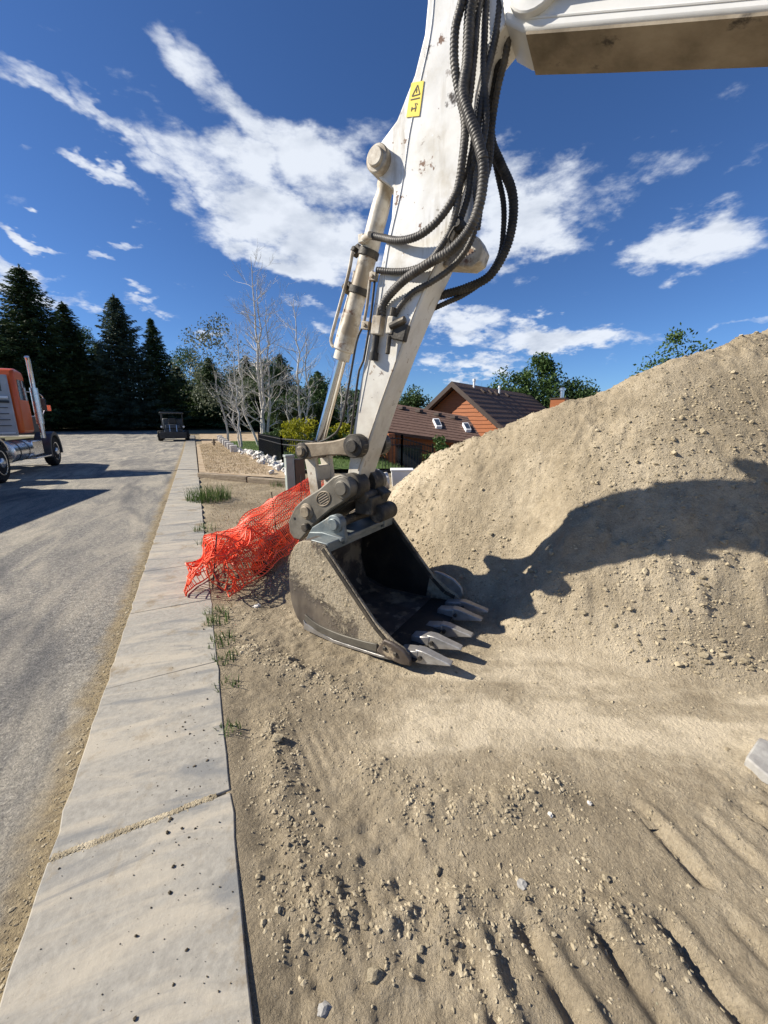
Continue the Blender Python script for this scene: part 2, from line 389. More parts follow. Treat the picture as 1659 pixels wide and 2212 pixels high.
M_('cedar', [(.22, .062, .016), (.32, .098, .026), (.40, .135, .038)], 3, .65, stretch=(.4, .4, 9), stain=[((.25, .09, .03), 4, .62, .1)], bump=.2, bscale=14)
M_('shingle', [(.070, .038, .026), (.115, .064, .046), (.155, .092, .068)], 9, .9, stretch=(1, 1, 3), bump=.5, bscale=30)
M_('fascia', [(.045, .028, .022), (.06, .04, .03)], 4, .7)
M_('timber', [(.10, .075, .05), (.19, .15, .105), (.27, .22, .16)], 6, .85, stretch=(1, 1, 6), bump=.4, bscale=30)
M_('grey_green_box', [(.24, .27, .255), (.32, .35, .33)], 5, .55)
M_('brown_box', [(.075, .05, .035), (.11, .075, .05)], 5, .6)
M_('white_plastic', [(.74, .74, .73), (.80, .80, .79)], 5, .5)
M_('bark', [(.05, .038, .028), (.11, .085, .065), (.17, .14, .11)], 8, .9, bump=.5, bscale=30)
M_('aspen_bark', [(.32, .295, .255), (.48, .455, .41), (.60, .58, .54)], 4, .8, stain=[((.07, .06, .05), 6, .66, .05)], bump=.2)
def leaf_mat(name, a, b_, c, trans=.25):
    m = bpy.data.materials.new(name); m.use_nodes = True; t = NT(m.node_tree); b = t.n['Principled BSDF']
    g = t.add('ShaderNodeNewGeometry').outputs['Position']
    f = t.math('ADD', t.math('MULTIPLY', t.noise(g, .8, 3), .5), t.math('MULTIPLY', t.noise(g, 7, 3), .5))
    col = t.ramp(f, [(.36, a), (.5, b_), (.64, c)])
    t.put(b.inputs['Base Color'], col); b.inputs['Roughness'].default_value = .6; b.inputs['Specular IOR Level'].default_value = .25
    tr = t.add('ShaderNodeBsdfTranslucent'); t.put(tr.inputs[0], col); mx = t.add('ShaderNodeMixShader'); mx.inputs[0].default_value = trans
    o = t.n['Material Output']; t.l.new(b.outputs[0], mx.inputs[1]); t.l.new(tr.outputs[0], mx.inputs[2]); t.l.new(mx.outputs[0], o.inputs[0]); MATS[name] = m
leaf_mat('needles', (.020, .036, .015), (.044, .074, .028), (.085, .125, .046), .16)
leaf_mat('needles_blue', (.028, .048, .032), (.060, .090, .060), (.10, .14, .092), .16)
leaf_mat('leaves', (.025, .05, .012), (.05, .095, .022), (.085, .14, .035))
leaf_mat('leaves_dark', (.020, .040, .012), (.040, .074, .021), (.07, .118, .034))
leaf_mat('leaves_grey', (.07, .085, .05), (.11, .13, .08), (.16, .18, .115))
leaf_mat('leaves_yellow', (.16, .17, .012), (.32, .32, .02), (.46, .42, .03), .35)
leaf_mat('grass_green', (.045, .085, .02), (.08, .13, .035), (.13, .18, .06))
leaf_mat('grass_dry', (.20, .15, .085), (.32, .25, .145), (.42, .34, .21))
M_('bed_soil', [(.26, .19, .12), (.38, .295, .20), (.50, .41, .30)], 3, .95, spec=.1, vec='Object', bump=.6, bscale=25, stain=[((.20, .16, .08), 2.2, .58, .15)])
M_('lawn_soil', [(.05, .085, .025), (.08, .12, .035)], 3, .95, spec=.1)
M_('far_ground', [(.07, .07, .035), (.11, .105, .06), (.16, .14, .09)], .3, .95, spec=.1)
def stick_paint():
    m = M_('stick_paint', [(.62, .615, .58), (.70, .695, .67), (.76, .755, .735)], 3, .40, rvar=.1, stain=[((.46, .42, .34), 2.4, .50, .25), (RUST, 11, .63, .04), (GRIME, 6, .65, .07), ((.78, .78, .77), 30, .64, .05)], bump=.10, bscale=25)
    t = NT(m.node_tree); b = t.n['Principled BSDF']; src = b.inputs['Base Color'].links[0].from_socket
    oc = t.add('ShaderNodeTexCoord').outputs['Object']; sx = t.add('ShaderNodeSeparateXYZ'); t.put(sx.inputs[0], oc)
    k = t.mapr(t.math('ADD', sx.outputs[2], t.math('MULTIPLY', t.math('SUBTRACT', t.noise(oc, 5, 5, .65), .5), .9)), 1.3, 2.6, .75, 0, True)   # dust and scuffs low on the arm
    c = t.mix(k, src, t.ramp(t.noise(oc, 9, 5, .65), [(.3, (.36, .30, .22)), (.55, (.52, .47, .37)), (.7, (.58, .54, .45))]))
    ch = t.math('MULTIPLY', t.mapr(t.noise(oc, 16, 6, .7), .635, .67, 0, 1), t.mapr(sx.outputs[2], 1.2, 3.0, 1, .55)); c = t.mix(ch, c, (.13, .085, .055))
    stv = t.vmath('MULTIPLY', oc, (9, 9, 1.1)); sk_ = t.math('MULTIPLY', t.mapr(t.noise(stv, 1.6, 6, .65), .50, .68, 0, .6, True), t.mapr(t.noise(oc, 1.6, 3), .40, .58, 0, 1)); c = t.mix(sk_, c, (.34, .295, .22))   # run-off streaks
    t.put(b.inputs['Base Color'], c)
stick_paint()
def muddy_side():
    m = M_('bucket_side', [(.060, .050, .043), (.105, .088, .074), (.17, .145, .12)], 5, .5, metal=.3, rvar=.1, stain=[((.20, .10, .05), 9, .66, .08)], stretch=(2.2, 1, 1.0))
    t = NT(m.node_tree); b = t.n['Principled BSDF']; src = b.inputs['Base Color'].links[0].from_socket
    oc = t.add('ShaderNodeTexCoord').outputs['Object']; sx = t.add('ShaderNodeSeparateXYZ'); t.put(sx.inputs[0], oc)
    d = t.math('ABSOLUTE', t.math('ADD', t.math('MULTIPLY', t.math('ADD', sx.outputs[0], 1.98), .60), t.math('SUBTRACT', sx.outputs[2], .66)))
    band = t.mapr(d, .0, .46, .26, -.06)
    n = t.math('ADD', t.math('MULTIPLY', t.noise(oc, 5, 8, .72, .6), .65), t.math('MULTIPLY', t.noise(oc, 22, 6, .75), .35))
    mk = t.mapr(t.math('ADD', n, band), .56, .66, 0, .92, True)
    film = t.mapr(t.noise(oc, 3, 6, .65), .42, .7, .05, .5, True)                 # thin dust film elsewhere
    c = t.mix(film, src, (.27, .22, .155)); c = t.mix(mk, c, t.ramp(t.noise(oc, 30, 5, .7), [(.35, (.27, .22, .148)), (.65, (.43, .365, .26))]))
    t.put(b.inputs['Base Color'], c); t.put(b.inputs['Roughness'], t.mapr(mk, 0, 1, .5, .95)); t.put(b.inputs['Metallic'], t.mapr(mk, 0, 1, .3, 0))
    bn = t.add('ShaderNodeBump'); bn.inputs['Strength'].default_value = .9; bn.inputs['Distance'].default_value = .02
    t.put(bn.inputs['Height'], t.math('MULTIPLY', mk, t.math('ADD', .6, t.math('MULTIPLY', t.noise(oc, 45, 6, .7), .9)))); t.l.new(bn.outputs[0], b.inputs['Normal'])
muddy_side()
#@@PART2
# ------------------------------------------------------------------ setting: ground, pile, road, sidewalk
NQ = (.9, .4377); NR = (-.4377, .9)          # across / along the street
def QR(x, y): return x * NQ[0] + y * NQ[1], x * NR[0] + y * NR[1]
def XY(q, r): return q * NQ[0] + r * NR[0], q * NQ[1] + r * NR[1]
def base(x, y):
    q, r = QR(x, y)
    rise = .030 * np.logaddexp(0, (r - 27) / 3.0) * 3.0
    rise = 3.0 * np.tanh(rise / 3.0)
    drop = -1.75 * sstep(10.0, 17.0, y) * sstep(.0, 3.0, x + .12 * (y - 12))
    return rise + drop
def line_dist(x, y, pts):
    best = np.full(np.shape(x), 1e9)
    for (ax, ay), (bx, by) in zip(pts[:-1], pts[1:]):
        L2 = (bx - ax) ** 2 + (by - ay) ** 2
        t = np.clip(((x - ax) * (bx - ax) + (y - ay) * (by - ay)) / L2, 0, 1)
        best = np.minimum(best, np.hypot(x - ax - t * (bx - ax), y - ay - t * (by - ay)))
    return best
def gpl(pix): return [tuple(G(*p)[:2]) for p in pix]
BERMS = [gpl([(520, 1410), (640, 1440), (760, 1490)]),
         gpl([(585, 1570), (600, 1680), (640, 1830), (690, 1940), (800, 1990), (960, 2010), (1020, 2070), (1080, 2150)]),
         gpl([(800, 1650), (900, 1730), (1050, 1735), (1190, 1690)]),
         gpl([(1000, 1960), (1120, 1950), (1300, 1960), (1420, 2000)]),
         gpl([(560, 1990), (700, 2000)])]
def ground_z(x, y, fine=True):
    q, r = QR(x, y); z = base(x, y)
    m = sstep(-.02, .12, q) * (1 - sstep(9, 14, np.hypot(x, y)))
    rel = .035 * fbm(x, y, .8, 3, 1) - .012
    if fine:
        rough = .35 + .65 * sstep(-.15, .35, fbm(x, y, 1.1, 3, 5))
        pale = pale_mask(x, y)
        rough = rough * (1 - .65 * pale)
        rel = rel + rough * (.014 * fbm(x, y, 5, 3, 9) + .015 * fbm(x, y, 16, 3, 13) + .010 * np.abs(fbm(x, y, 38, 2, 19)))
        for i, bl in enumerate(BERMS):
            d = line_dist(x, y, bl); rel = rel + np.exp(-(d / .075) ** 2) * (.018 + .028 * np.abs(fbm(x, y, 12, 3, 30 + i)))
        # cleat prints of the tracks
        def prints(y0, y1, x0, period, slant, depth, ph):
            t = (x + slant * (y - .9) + .02 * fbm(x, y, 2.5, 2, 44)) / period + ph
            s = t - np.floor(t)
            prof = np.exp(-((s - .5) / .12) ** 2) * -1.0 + .75 * np.exp(-((s - .74) / .13) ** 2) + .15 * np.sin(2 * np.pi * s)
            wv = .035 * fbm(x, y, 3, 2, 50)
            w = sstep(y0, y0 + .06, y + wv) * (1 - sstep(y1 - .06, y1, y + wv)) * sstep(x0, x0 + .15, x) * (.5 + .5 * sstep(-.5, .1, fbm(x, y, 2.2, 2, 61)))
            return prof * depth * w * (.65 + .7 * sstep(-.5, .5, fbm(x, y, 9, 3, 63)))
        rel = rel + prints(.60, .935, .20, .228, .36, .030, .52) + prints(.25, .57, .45, .228, .36, .028, .86) + prints(.96, 1.30, .92, .232, .30, .022, .45)
        # shallow tyre ripples by the walk
        w = np.exp(-((x + .17) / .14) ** 2 - ((y - .86) / .13) ** 2) + .7 * np.exp(-((x + .34) / .16) ** 2 - ((y - 1.55) / .2) ** 2)
        rel = rel + w * .006 * np.sin((x * .9 + y * .5) * 2 * np.pi / .055)
    z = z + m * rel
    near = .019 + .010 * sstep(.7, 1.3, r)                            # soil lies against the walk
    edge = near * (1 - sstep(.10, .55, q)) * (r < 12)
    z = z + np.where(q > -.035, edge, -.05)
    return z
def pale_mask(x, y):
    n = fbm(x, y * 2.2, .9, 4, 70)
    n2 = fbm(x, y, 2.8, 3, 72)
    a = sstep(1.22, 1.62, y + .30 * n + .12 * n2) * (1 - sstep(2.05, 2.5, y + .3 * n)) * sstep(-.35, .55, x + .45 * n + .15 * n2 - .12 * (y - 1.8))
    st = .25 + .75 * sstep(-.25, .30, fbm(x * .55 + y * .25, y * 3.6, 1.5, 4, 75))
    return a * st * (.55 + .45 * sstep(-.3, .25, fbm(x, y * 1.5, 6.5, 3, 78)))
def axis(lo, hi, step, far_lo, far_hi, g=1.13):
    mid = np.arange(lo, hi + step / 2, step); out = list(mid); s = step; v = mid[-1]
    while v < far_hi: s *= g; v += s; out.append(v)
    s = step; v = mid[0]; pre = []
    while v > far_lo: s *= g; v -= s; pre.append(v)
    return np.array(pre[::-1] + out)
def grid_faces(nx, ny):
    i = np.arange(nx - 1)[:, None] * ny + np.arange(ny - 1)[None, :]
    return np.stack([i, i + ny, i + ny + 1, i + 1], -1).reshape(-1, 4)
gx = axis(-1.7, 2.6, .0115, -700, 700); gy = axis(.35, 3.3, .0115, -60, 1500)
GX, GY = np.meshgrid(gx, gy, indexing='ij')
GZ = ground_z(GX, GY)
tint = .66 * pale_mask(GX, GY) + .12 * fbm(GX, GY, 1.4, 3, 80) - .10 * (1 - sstep(-.5, .35, GX)) + .10 * sstep(.4, .9, GX) * (1 - sstep(1.0, 1.35, GY))
ground = raw('ground', np.stack([GX, GY, GZ], -1).reshape(-1, 3), grid_faces(len(gx), len(gy)), 'dirt', attr={'tint': tint}); tag(ground, kind='structure')

# the spoil heap: domes strung along its crest
CREST = np.array([(-0.35, 7.9, 0.1), (0.0, 6.3, 0.52), (0.42, 5.2, 1.015), (0.74, 4.7, 1.345), (1.03, 4.35, 1.458), (1.35, 4.07, 1.631), (1.7, 3.86, 1.806), (1.99, 3.76, 1.879), (2.4, 3.7, 2.095), (2.8, 3.73, 2.248), (3.5, 3.85, 2.496), (4.6, 4.2, 2.86), (5.8, 4.6, 3.15), (7.0, 5.0, 3.1), (8.6, 5.8, 2.3)])
def pile_z(x, y, fine=True):
    acc = np.zeros(np.shape(x)); K = 14.
    t = np.linspace(0, len(CREST) - 1, 50)
    for s in t:
        i = min(int(s), len(CREST) - 2); c = CREST[i] * (1 - (s - i)) + CREST[i + 1] * (s - i)
        Rr = c[2] * .72 + .10; d = np.hypot(x - c[0], y - c[1]) / Rr
        hgt = c[2] * (1 - np.where(d < 1, d ** 1.26, 1 + 1.26 * (d - 1)))
        acc = acc + np.exp(K * np.maximum(hgt, -.6) / 1.0)
    z = np.log(acc) / K - .10
    z = np.where(z > -.55, .13 * np.logaddexp(0, z / .13), 0) - .045           # soft apron at the foot
    a_ = x * .857 - y * .515; s_ = x * .515 + y * .857 - 2.434       # the bucket has scooped the foot of the heap
    dr = np.hypot(np.maximum(0, np.maximum(-2.2 - a_, a_ + .80)), np.maximum(0, np.abs(s_) - .50))
    lim = -.12 + .80 * dr + .95 * dr * dr; kk = 12.; z = np.maximum(-.12, -np.logaddexp(-kk * np.clip(z, -2, 9), -kk * np.clip(lim, -2, 9)) / kk)
    up = sstep(-.15, .5, z)
    z = z + up * (.018 * fbm(x, y, .9, 3, 101) + .026 * fbm(x, y, 2.6, 3, 105))
    if fine:
        rough = .40 + .75 * sstep(-.2, .4, fbm(x, y, 1.2, 3, 120))
        foot = sstep(.05, .3, z) * (1 - sstep(.7, 1.2, z))
        z = z + sstep(-.03, .25, z) * rough * (.026 * fbm(x, y, 6, 3, 108) + .034 * fbm(x, y, 15, 3, 112) + .024 * np.abs(fbm(x, y, 34, 2, 116)))
        z = z + sstep(.0, .4, z) * .030 * (.5 - np.abs(fbm(x * 1.6, y * .75, 3.2, 3, 150))) * sstep(-.2, .3, fbm(x, y, .8, 2, 155)) - .0
        z = z + foot * .095 * np.maximum(0, fbm(x, y, 5.5, 3, 130)) * sstep(.9, 1.6, x)
    return z + base(x, y)
px = np.concatenate([np.arange(-1.3, 4.6, .0155), np.arange(4.6, 11, .06)]); py = np.concatenate([np.arange(1.2, 5.2, .0155), np.arange(5.2, 10.5, .06)])
PXg, PYg = np.meshgrid(px, py, indexing='ij'); PZ = pile_z(PXg, PYg)
keep = PZ > ground_z(PXg, PYg, False) - .12
F4 = grid_faces(len(px), len(py)); k4 = keep.reshape(-1)[F4].any(1); F4 = F4[k4]
used = np.zeros(PZ.size, bool); used[F4.ravel()] = True; remap = np.cumsum(used) - 1
ptint = .03 + .24 * sstep(.0, .4, fbm(PXg * .8 + PYg * .3, PYg * 1.4, 1.1, 4, 140)) * (1 - sstep(1.5, 2.6, PXg)) + .10 * fbm(PXg, PYg, 1.4, 3, 141) + .02
pile = raw('dirt_pile', np.stack([PXg, PYg, PZ], -1).reshape(-1, 3)[used], remap[F4], 'dirt', attr={'tint': ptint.reshape(-1)[used]}); tag(pile, kind='structure')

# loose clods and pebbles (nobody could count them)
def ico(sub=0):
    bm = bmesh.new(); bmesh.ops.create_icosphere(bm, subdivisions=sub + 1, radius=1.0)
    V = np.array([v.co[:] for v in bm.verts]); F = np.array([[v.index for v in f.verts] for f in bm.faces]); bm.free(); return V, F
ICO0, ICO1 = ico(0), ico(1)
def lumps(P, S, seed, hi=False, squash=.72, sink=.25):
    """one mesh of jittered lumps; P (n,3), S (n,)"""
    r = np.random.default_rng(seed); Vb, Fb = ICO1 if hi else ICO0; n = len(P); k = len(Vb)
    V = Vb[None] * (1 + r.uniform(-.36, .36, (n, k, 1))) * r.uniform(.7, 1.25, (n, 1, 3)) * np.array([1, 1, squash])
    a = r.uniform(0, 2 * np.pi, n); c, s = np.cos(a)[:, None], np.sin(a)[:, None]
    X = V[..., 0] * c - V[..., 1] * s; Y = V[..., 0] * s + V[..., 1] * c
    V = np.stack([X, Y, V[..., 2]], -1) * S[:, None, None] + P[:, None, :]; V[..., 2] += (S * (squash - sink))[:, None] * .6
    F = Fb[None] + (np.arange(n) * k)[:, None, None]
    return V.reshape(-1, 3), F.reshape(-1, 3)
r = np.random.default_rng(5)
# on the flat
n = 150000; cx = r.uniform(-1.6, 3.0, n); cy = r.uniform(.45, 4.2, n)
q, _ = QR(cx, cy); dens = .028 + .11 * sstep(.08, .45, fbm(cx, cy, 2.2, 3, 90))
for bl in BERMS: dens = dens + .75 * np.exp(-(line_dist(cx, cy, bl) / .10) ** 2)
dens = dens + .25 * np.exp(-((cx - .75) / .3) ** 2 - ((cy - 1.25) / .15) ** 2)
dens = dens * (1 - .8 * pale_mask(cx, cy)) * (q > .03)
k = r.random(n) < dens * .62; cx, cy = cx[k], cy[k]; n = len(cx)
S = .0026 * np.exp(r.normal(0, .55, n)) + .0008; S = S * (1 + .22 * cy); S *= np.where(r.random(n) < .03, 2.0, 1.0); S = np.minimum(S, .0095 + .004 * np.maximum(0, cy - 1))
V, F = lumps(np.stack([cx, cy, ground_z(cx, cy)], -1), S, 3, squash=.66, sink=.62)
o = raw('clods', V, F, 'clod', smooth=False); tag(o, 'loose clods and pebbles scattered over the flat dirt', 'clods', kind='stuff')
# on the heap
n = 120000; cx = r.uniform(-.6, 5.2, n); cy = r.uniform(1.7, 5.4, n); z = pile_z(cx, cy)
hz = z - base(cx, cy); ft = sstep(.0, .1, hz) * (1 - sstep(.35, .7, hz)); d = .16 + .5 * sstep(-.15, .4, fbm(cx, cy, 1.6, 3, 92)) + .3 * ft; d = d * (hz > .0)
k = r.random(n) < d * .9; cx, cy, z, ft = cx[k], cy[k], z[k], ft[k]; n = len(cx)
S = .0042 * np.exp(r.normal(0, .55, n)); S *= np.where(r.random(n) < .025 + .05 * ft, 2.4, 1.0); S = np.minimum(S, .028)
V, F = lumps(np.stack([cx, cy, z], -1), S, 4, squash=.7, sink=.6)
o = raw('heap_clods', V, F, 'clod', smooth=False); tag(o, 'loose clods clinging all over the tall dirt pile', 'clods', kind='stuff')

# street
def sheet(name, qs, rs, off, mat):
    Q, Rr = np.meshgrid(qs, rs, indexing='ij'); X, Y = XY(Q, Rr); Z = base(X, Y) + off
    V = np.stack([X, Y, Z], -1).reshape(-1, 3); F = grid_faces(len(qs), len(rs))
    o = raw(name, V, F, mat); tag(o, kind='structure'); return o
sheet('road', np.linspace(-10.2, -.625, 24), np.concatenate([np.linspace(-6, 24, 40), np.linspace(25, 40.5, 30)]), .0, 'asphalt')
sheet('cross_road', np.linspace(-75, 55, 60), np.linspace(40.5, 50, 14), .004, 'asphalt')
sw = MB(); sw.add([(*XY(-.615, -4), -.06), (*XY(-.02, -4), -.06), (*XY(-.02, 27), -.06), (*XY(-.615, 27), -.06), (*XY(-.615, 40), .33), (*XY(-.02, 40), .33)], [(0, 1, 2, 3), (3, 2, 5, 4)])
sidewalk = sw.build('sidewalk', 'dirt'); tag(sidewalk, kind='structure')
slab_me = None
rr = -2.55; i = 0
while rr < 39:
    L = 1.0
    x, y = XY(-.3175, rr + L / 2 + .0); zz = float(base(np.array(x), np.array(y)))
    if slab_me is None:
        mb = MB(); e = .012
        h = .606 / 2; l = (L - .003) / 2; r_ = np.random.default_rng(3)
        # chipped, slightly wandering long edges
        ys = np.linspace(-l, l, 11); L_ = [(-h + (.003 * r_.normal() if abs(yy) < .45 else 0), yy) for yy in ys]; R_ = [(h + (.0022 * r_.normal() if abs(yy) < .45 else 0), yy) for yy in ys[::-1]]
        pl = L_ + R_
        mb.prism([(a, b) for a, b in pl], -.09, .0, axes='xy'); o = mb.build('slab', 'concrete', sidewalk, bevel=.005, seg=2); slab_me = o
    else: o = inst(slab_me, sidewalk)
    gap = .004 if abs(rr - 1.45) < .01 else 0
    o.location = (*XY(-.3175, rr + L / 2 + gap), zz + .034 + .001 * math.sin(i * 2.1)); o.rotation_euler = (0, 0, math.atan2(.4377, .9))
    o.scale = (1, 1 - gap * 2, 1); rr += L; i += 1
# crumbs of dried mud on the walk
r = np.random.default_rng(12); n = 1500
cq = r.uniform(-.58, -.03, n); cr = r.uniform(.55, 3.2, n)
cx, cy = XY(cq, cr); dd = .10 + .8 * np.exp(-((cq + .2) / .13) ** 2) * (cr < 2.4)
k = r.random(n) < dd * .55; cx, cy = cx[k], cy[k]; n = len(cx)
S = .0017 * np.exp(r.normal(0, .6, n)); S = np.minimum(S, .007)
V, F = lumps(np.stack([cx, cy, np.full(n, .035)], -1), S, 8)
tag(raw('mud_crumbs', V, F, 'mud_crumb', smooth=False), 'small dark crumbs of mud strewn over the concrete walk', 'crumbs', kind='stuff')
# dirt filling the open joint and the seam at the asphalt
mb = MB(); r = np.random.default_rng(4)
n = 2600; cq = r.uniform(-.61, -.07, n); cr = 1.457 + .004 * np.sin(cq * 31) + r.normal(0, .0085, n) * (.75 - cq * .6); cx, cy = XY(cq, cr); S = np.minimum(.0027 * np.exp(r.normal(0, .45, n)), .006)
V, F = lumps(np.stack([cx, cy, np.full(n, .0325) + .003 * np.exp(-((cr - 1.457) / .012) ** 2)], -1), S, 14, squash=.4, sink=.4); tag(raw('joint_fill', V, F, 'clod', smooth=False), 'ridge of dried mud filling the open joint in the walk', 'mud', kind='stuff')
n = 2600; cr = r.uniform(.3, 9, n); cq = -.64 - np.abs(r.normal(0, .035, n)) ; cx, cy = XY(cq, cr); S = .0024 * np.exp(r.normal(0, .5, n)) * (1 + .10 * cr); S = np.minimum(S, .010)
V, F = lumps(np.stack([cx, cy, np.full(n, .001)], -1), S, 9, squash=.5, sink=.5); tag(raw('seam_gravel', V, F, 'clod', smooth=False), 'line of dirt crumbs along the seam between asphalt and walk', 'crumbs', kind='stuff')

# planting bed beyond the timbers, lawn behind it, land beyond the street
def poly_sheet(name, pix_or_xy, off, mat, n=24):
    """ground-hugging sheet over a quad given by four xy corners"""
    A, B, C_, D = [np.array(p) for p in pix_or_xy]; u = np.linspace(0, 1, n); Uu, Vv = np.meshgrid(u, u, indexing='ij'); U3 = Uu[..., None]; V3 = Vv[..., None]
    P = A * (1 - U3) * (1 - V3) + B * U3 * (1 - V3) + C_ * U3 * V3 + D * (1 - U3) * V3
    Z = base(P[..., 0], P[..., 1]) + off + .02 * fbm(P[..., 0], P[..., 1], 1.5, 3, 200)
    o = raw(name, np.concatenate([P, Z[..., None]], -1).reshape(-1, 3), grid_faces(n, n), mat); tag(o, kind='structure'); return o
EL, ER = G(428, 1032), G(640, 1050)
poly_sheet('planting_bed', [(EL.x, EL.y + .1), (-2.2, 9.85), (-11.2, 27.6), XY(.05, 27.0)], .12, 'bed_soil')
poly_sheet('lawn', [(-3.1, 11.8), (2, 12), (-2, 30), (-11.0, 27.4)], .14, 'lawn_soil')
poly_sheet('far_verge', [XY(-90, 50.2), XY(70, 50.2), XY(70, 140), XY(-90, 140)], .05, 'far_ground', 40)
poly_sheet('left_verge', [XY(-60, -6), XY(-10.3, -6), XY(-10.3, 40.3), XY(-60, 40.3)], .05, 'far_ground', 30)
poly_sheet('corner_verge', [XY(.4, 27.4), XY(40, 27.4), XY(40, 40.4), XY(.4, 40.4)], .06, 'bed_soil', 30)
#@@PART3
# ------------------------------------------------------------------ excavator (arm frame: x = a along the arm plane, y across, z up)
UA = np.array([.857, -.515, 0]); SA = np.array([.515, .857, 0]); SM = 2.434
def AZ(x, y, off=0.):
    """photo pixel -> (a, z) on the plane y = off of the arm frame"""
    r = ray(x, y); t = (SM + off) / float(r @ SA); P = np.array([0, 0, CAMH]) + r * t
    return float(P @ UA), float(P[2])
def A3(x, y, off=0.):
    a, z = AZ(x, y, off); return Vector((a, off, z))
exc = empty('excavator', tuple(SA * SM), math.atan2(-.515, .857))
tag(exc, 'white excavator with its toothed bucket resting on the dirt beside the heap', 'excavator')
SW = .11
def boss(mb, a, z, y0, y1, r, r2=None, seg=24):
    """round pin boss across the arm with a chamfered cap"""
    s = 1 if y1 > y0 else -1
    prof = [(0, r), (abs(y1 - y0) - .006, r), (abs(y1 - y0), r - .006)]
    if r2: prof += [(abs(y1 - y0) + .001, r2 + .006), (abs(y1 - y0) + .004, r2), (abs(y1 - y0) + .018, r2), (abs(y1 - y0) + .022, r2 - .005)]
    mb.lathe((a, y0, z), (0, s, 0), prof, seg)
# --- stick
left = [(-1.735, 1.07), (-1.665, 1.46), (-1.59, 1.81), (-1.515, 2.124), (-1.455, 2.39), (-1.39, 2.62), (-1.345, 2.76), (-1.33, 2.92), (-1.46, 3.02), (-1.475, 3.115), (-1.43, 3.17), (-1.31, 3.25), (-1.20, 3.42), (-1.143, 3.576), (-1.13, 3.70), (-1.13, 4.1), (-1.02, 4.3)]
right = [(-.82, 4.3), (-.70, 4.05), (-.58, 3.80), (-.47, 3.64), (-.50, 3.53), (-.66, 3.47), (-.79, 3.38), (-.835, 3.20), (-.85, 2.99), (-.90, 2.72), (-.985, 2.53), (-1.12, 2.295), (-1.258, 2.014), (-1.415, 1.66), (-1.645, 1.08), (-1.66, 1.02), (-1.70, 1.01)]
mb = MB(); mb.prism(left + right, -SW, SW); stick = mb.build('stick', 'stick_paint', exc, bevel=.010, seg=2)
# top plate edge and weld beads along the side
mb = MB(); wl = [(-1.60, 1.62), (-1.45, 2.2), (-1.36, 2.62), (-1.275, 2.9), (-1.225, 3.16), (-1.16, 3.38), (-1.10, 3.6), (-1.085, 3.9)]
mb.tube(smooth_path([(a, -SW - .001, z) for a, z in wl], .05), .0035, 6); mb.build('weld_bead', 'white_paint', stick)
mb = MB(); mb.tube(smooth_path([(a, -SW - .001, z) for a, z in [(-.86, 2.86), (-.925, 2.68), (-1.0, 2.53), (-1.135, 2.295), (-1.27, 2.014), (-1.43, 1.66), (-1.62, 1.2)]], .05), .004, 6); mb.build('weld_bead', 'cream_paint', stick)
# lower stick: dustier wear sheet is the same plate; lug plate for the hose brackets
mb = MB(); mb.prism([(-.93, 2.66), (-.80, 2.56), (-.77, 2.50), (-.79, 2.44), (-.84, 2.42), (-1.02, 2.46)], -.06, .06); mb.build('stick_lug', 'cream_paint', stick, bevel=.008)
# cylinder mount
mb = MB(); boss(mb, -1.42, 3.075, SW - .01, -SW - .05, .074, .050); boss(mb, -1.42, 3.075, SW, SW + .05, .074, .05); mb.build('cylinder_pin', 'cream_paint', stick)
# bottom boss
mb = MB(); boss(mb, -1.66, 1.085, -.04, -SW - .06, .10, .066); boss(mb, -1.66, 1.085, .04, SW + .06, .10, .066); mb.build('stick_boss', 'grime_steel', stick)
# warning decal
dec = [AZ(x, y, -SW - .002) for x, y in ((889, 180), (916, 175), (906, 251), (878, 254))]
mb = MB(); mb.prism(dec, -SW - .0045, -SW - .0015); decal = mb.build('warning_decal', 'decal_yellow', stick); decal['label'] = 'yellow warning sticker with black triangle and figure'
def dl(p, q, w=.0045):
    def at(u, v):
        A, B, C_, D = [Vector((d[0], d[1])) for d in dec]; return (A * (1 - u) + B * u) * (1 - v) + (D * (1 - u) + C_ * u) * v
    a, b = at(*p), at(*q); t = (b - a).normalized(); nn = Vector((-t.y, t.x)) * w / 2
    return [tuple(a + nn), tuple(b + nn), tuple(b - nn), tuple(a - nn)]
mb = MB()
for seg_ in (((.22, .40), (.55, .10)), ((.55, .10), (.82, .37)), ((.82, .37), (.22, .40)), ((.15, .50), (.85, .48)), ((.52, .20), (.53, .31)),
             ((.55, .62), (.66, .74)), ((.66, .74), (.62, .86)), ((.30, .78), (.64, .76)), ((.35, .72), (.33, .84)), ((.66, .62), (.74, .66))):
    mb.prism(dl(*seg_), -SW - .0062, -SW - .0047)
mb.build('warning_symbol', 'decal_black', decal)
M_('belly_shade', [(.15, .12, .08), (.25, .205, .145), (.34, .285, .21)], 5, .8, stain=[(GRIME, 6, .6, .12)], bump=.2)  # grimy brown; the boom underside's shade is painted into this colour
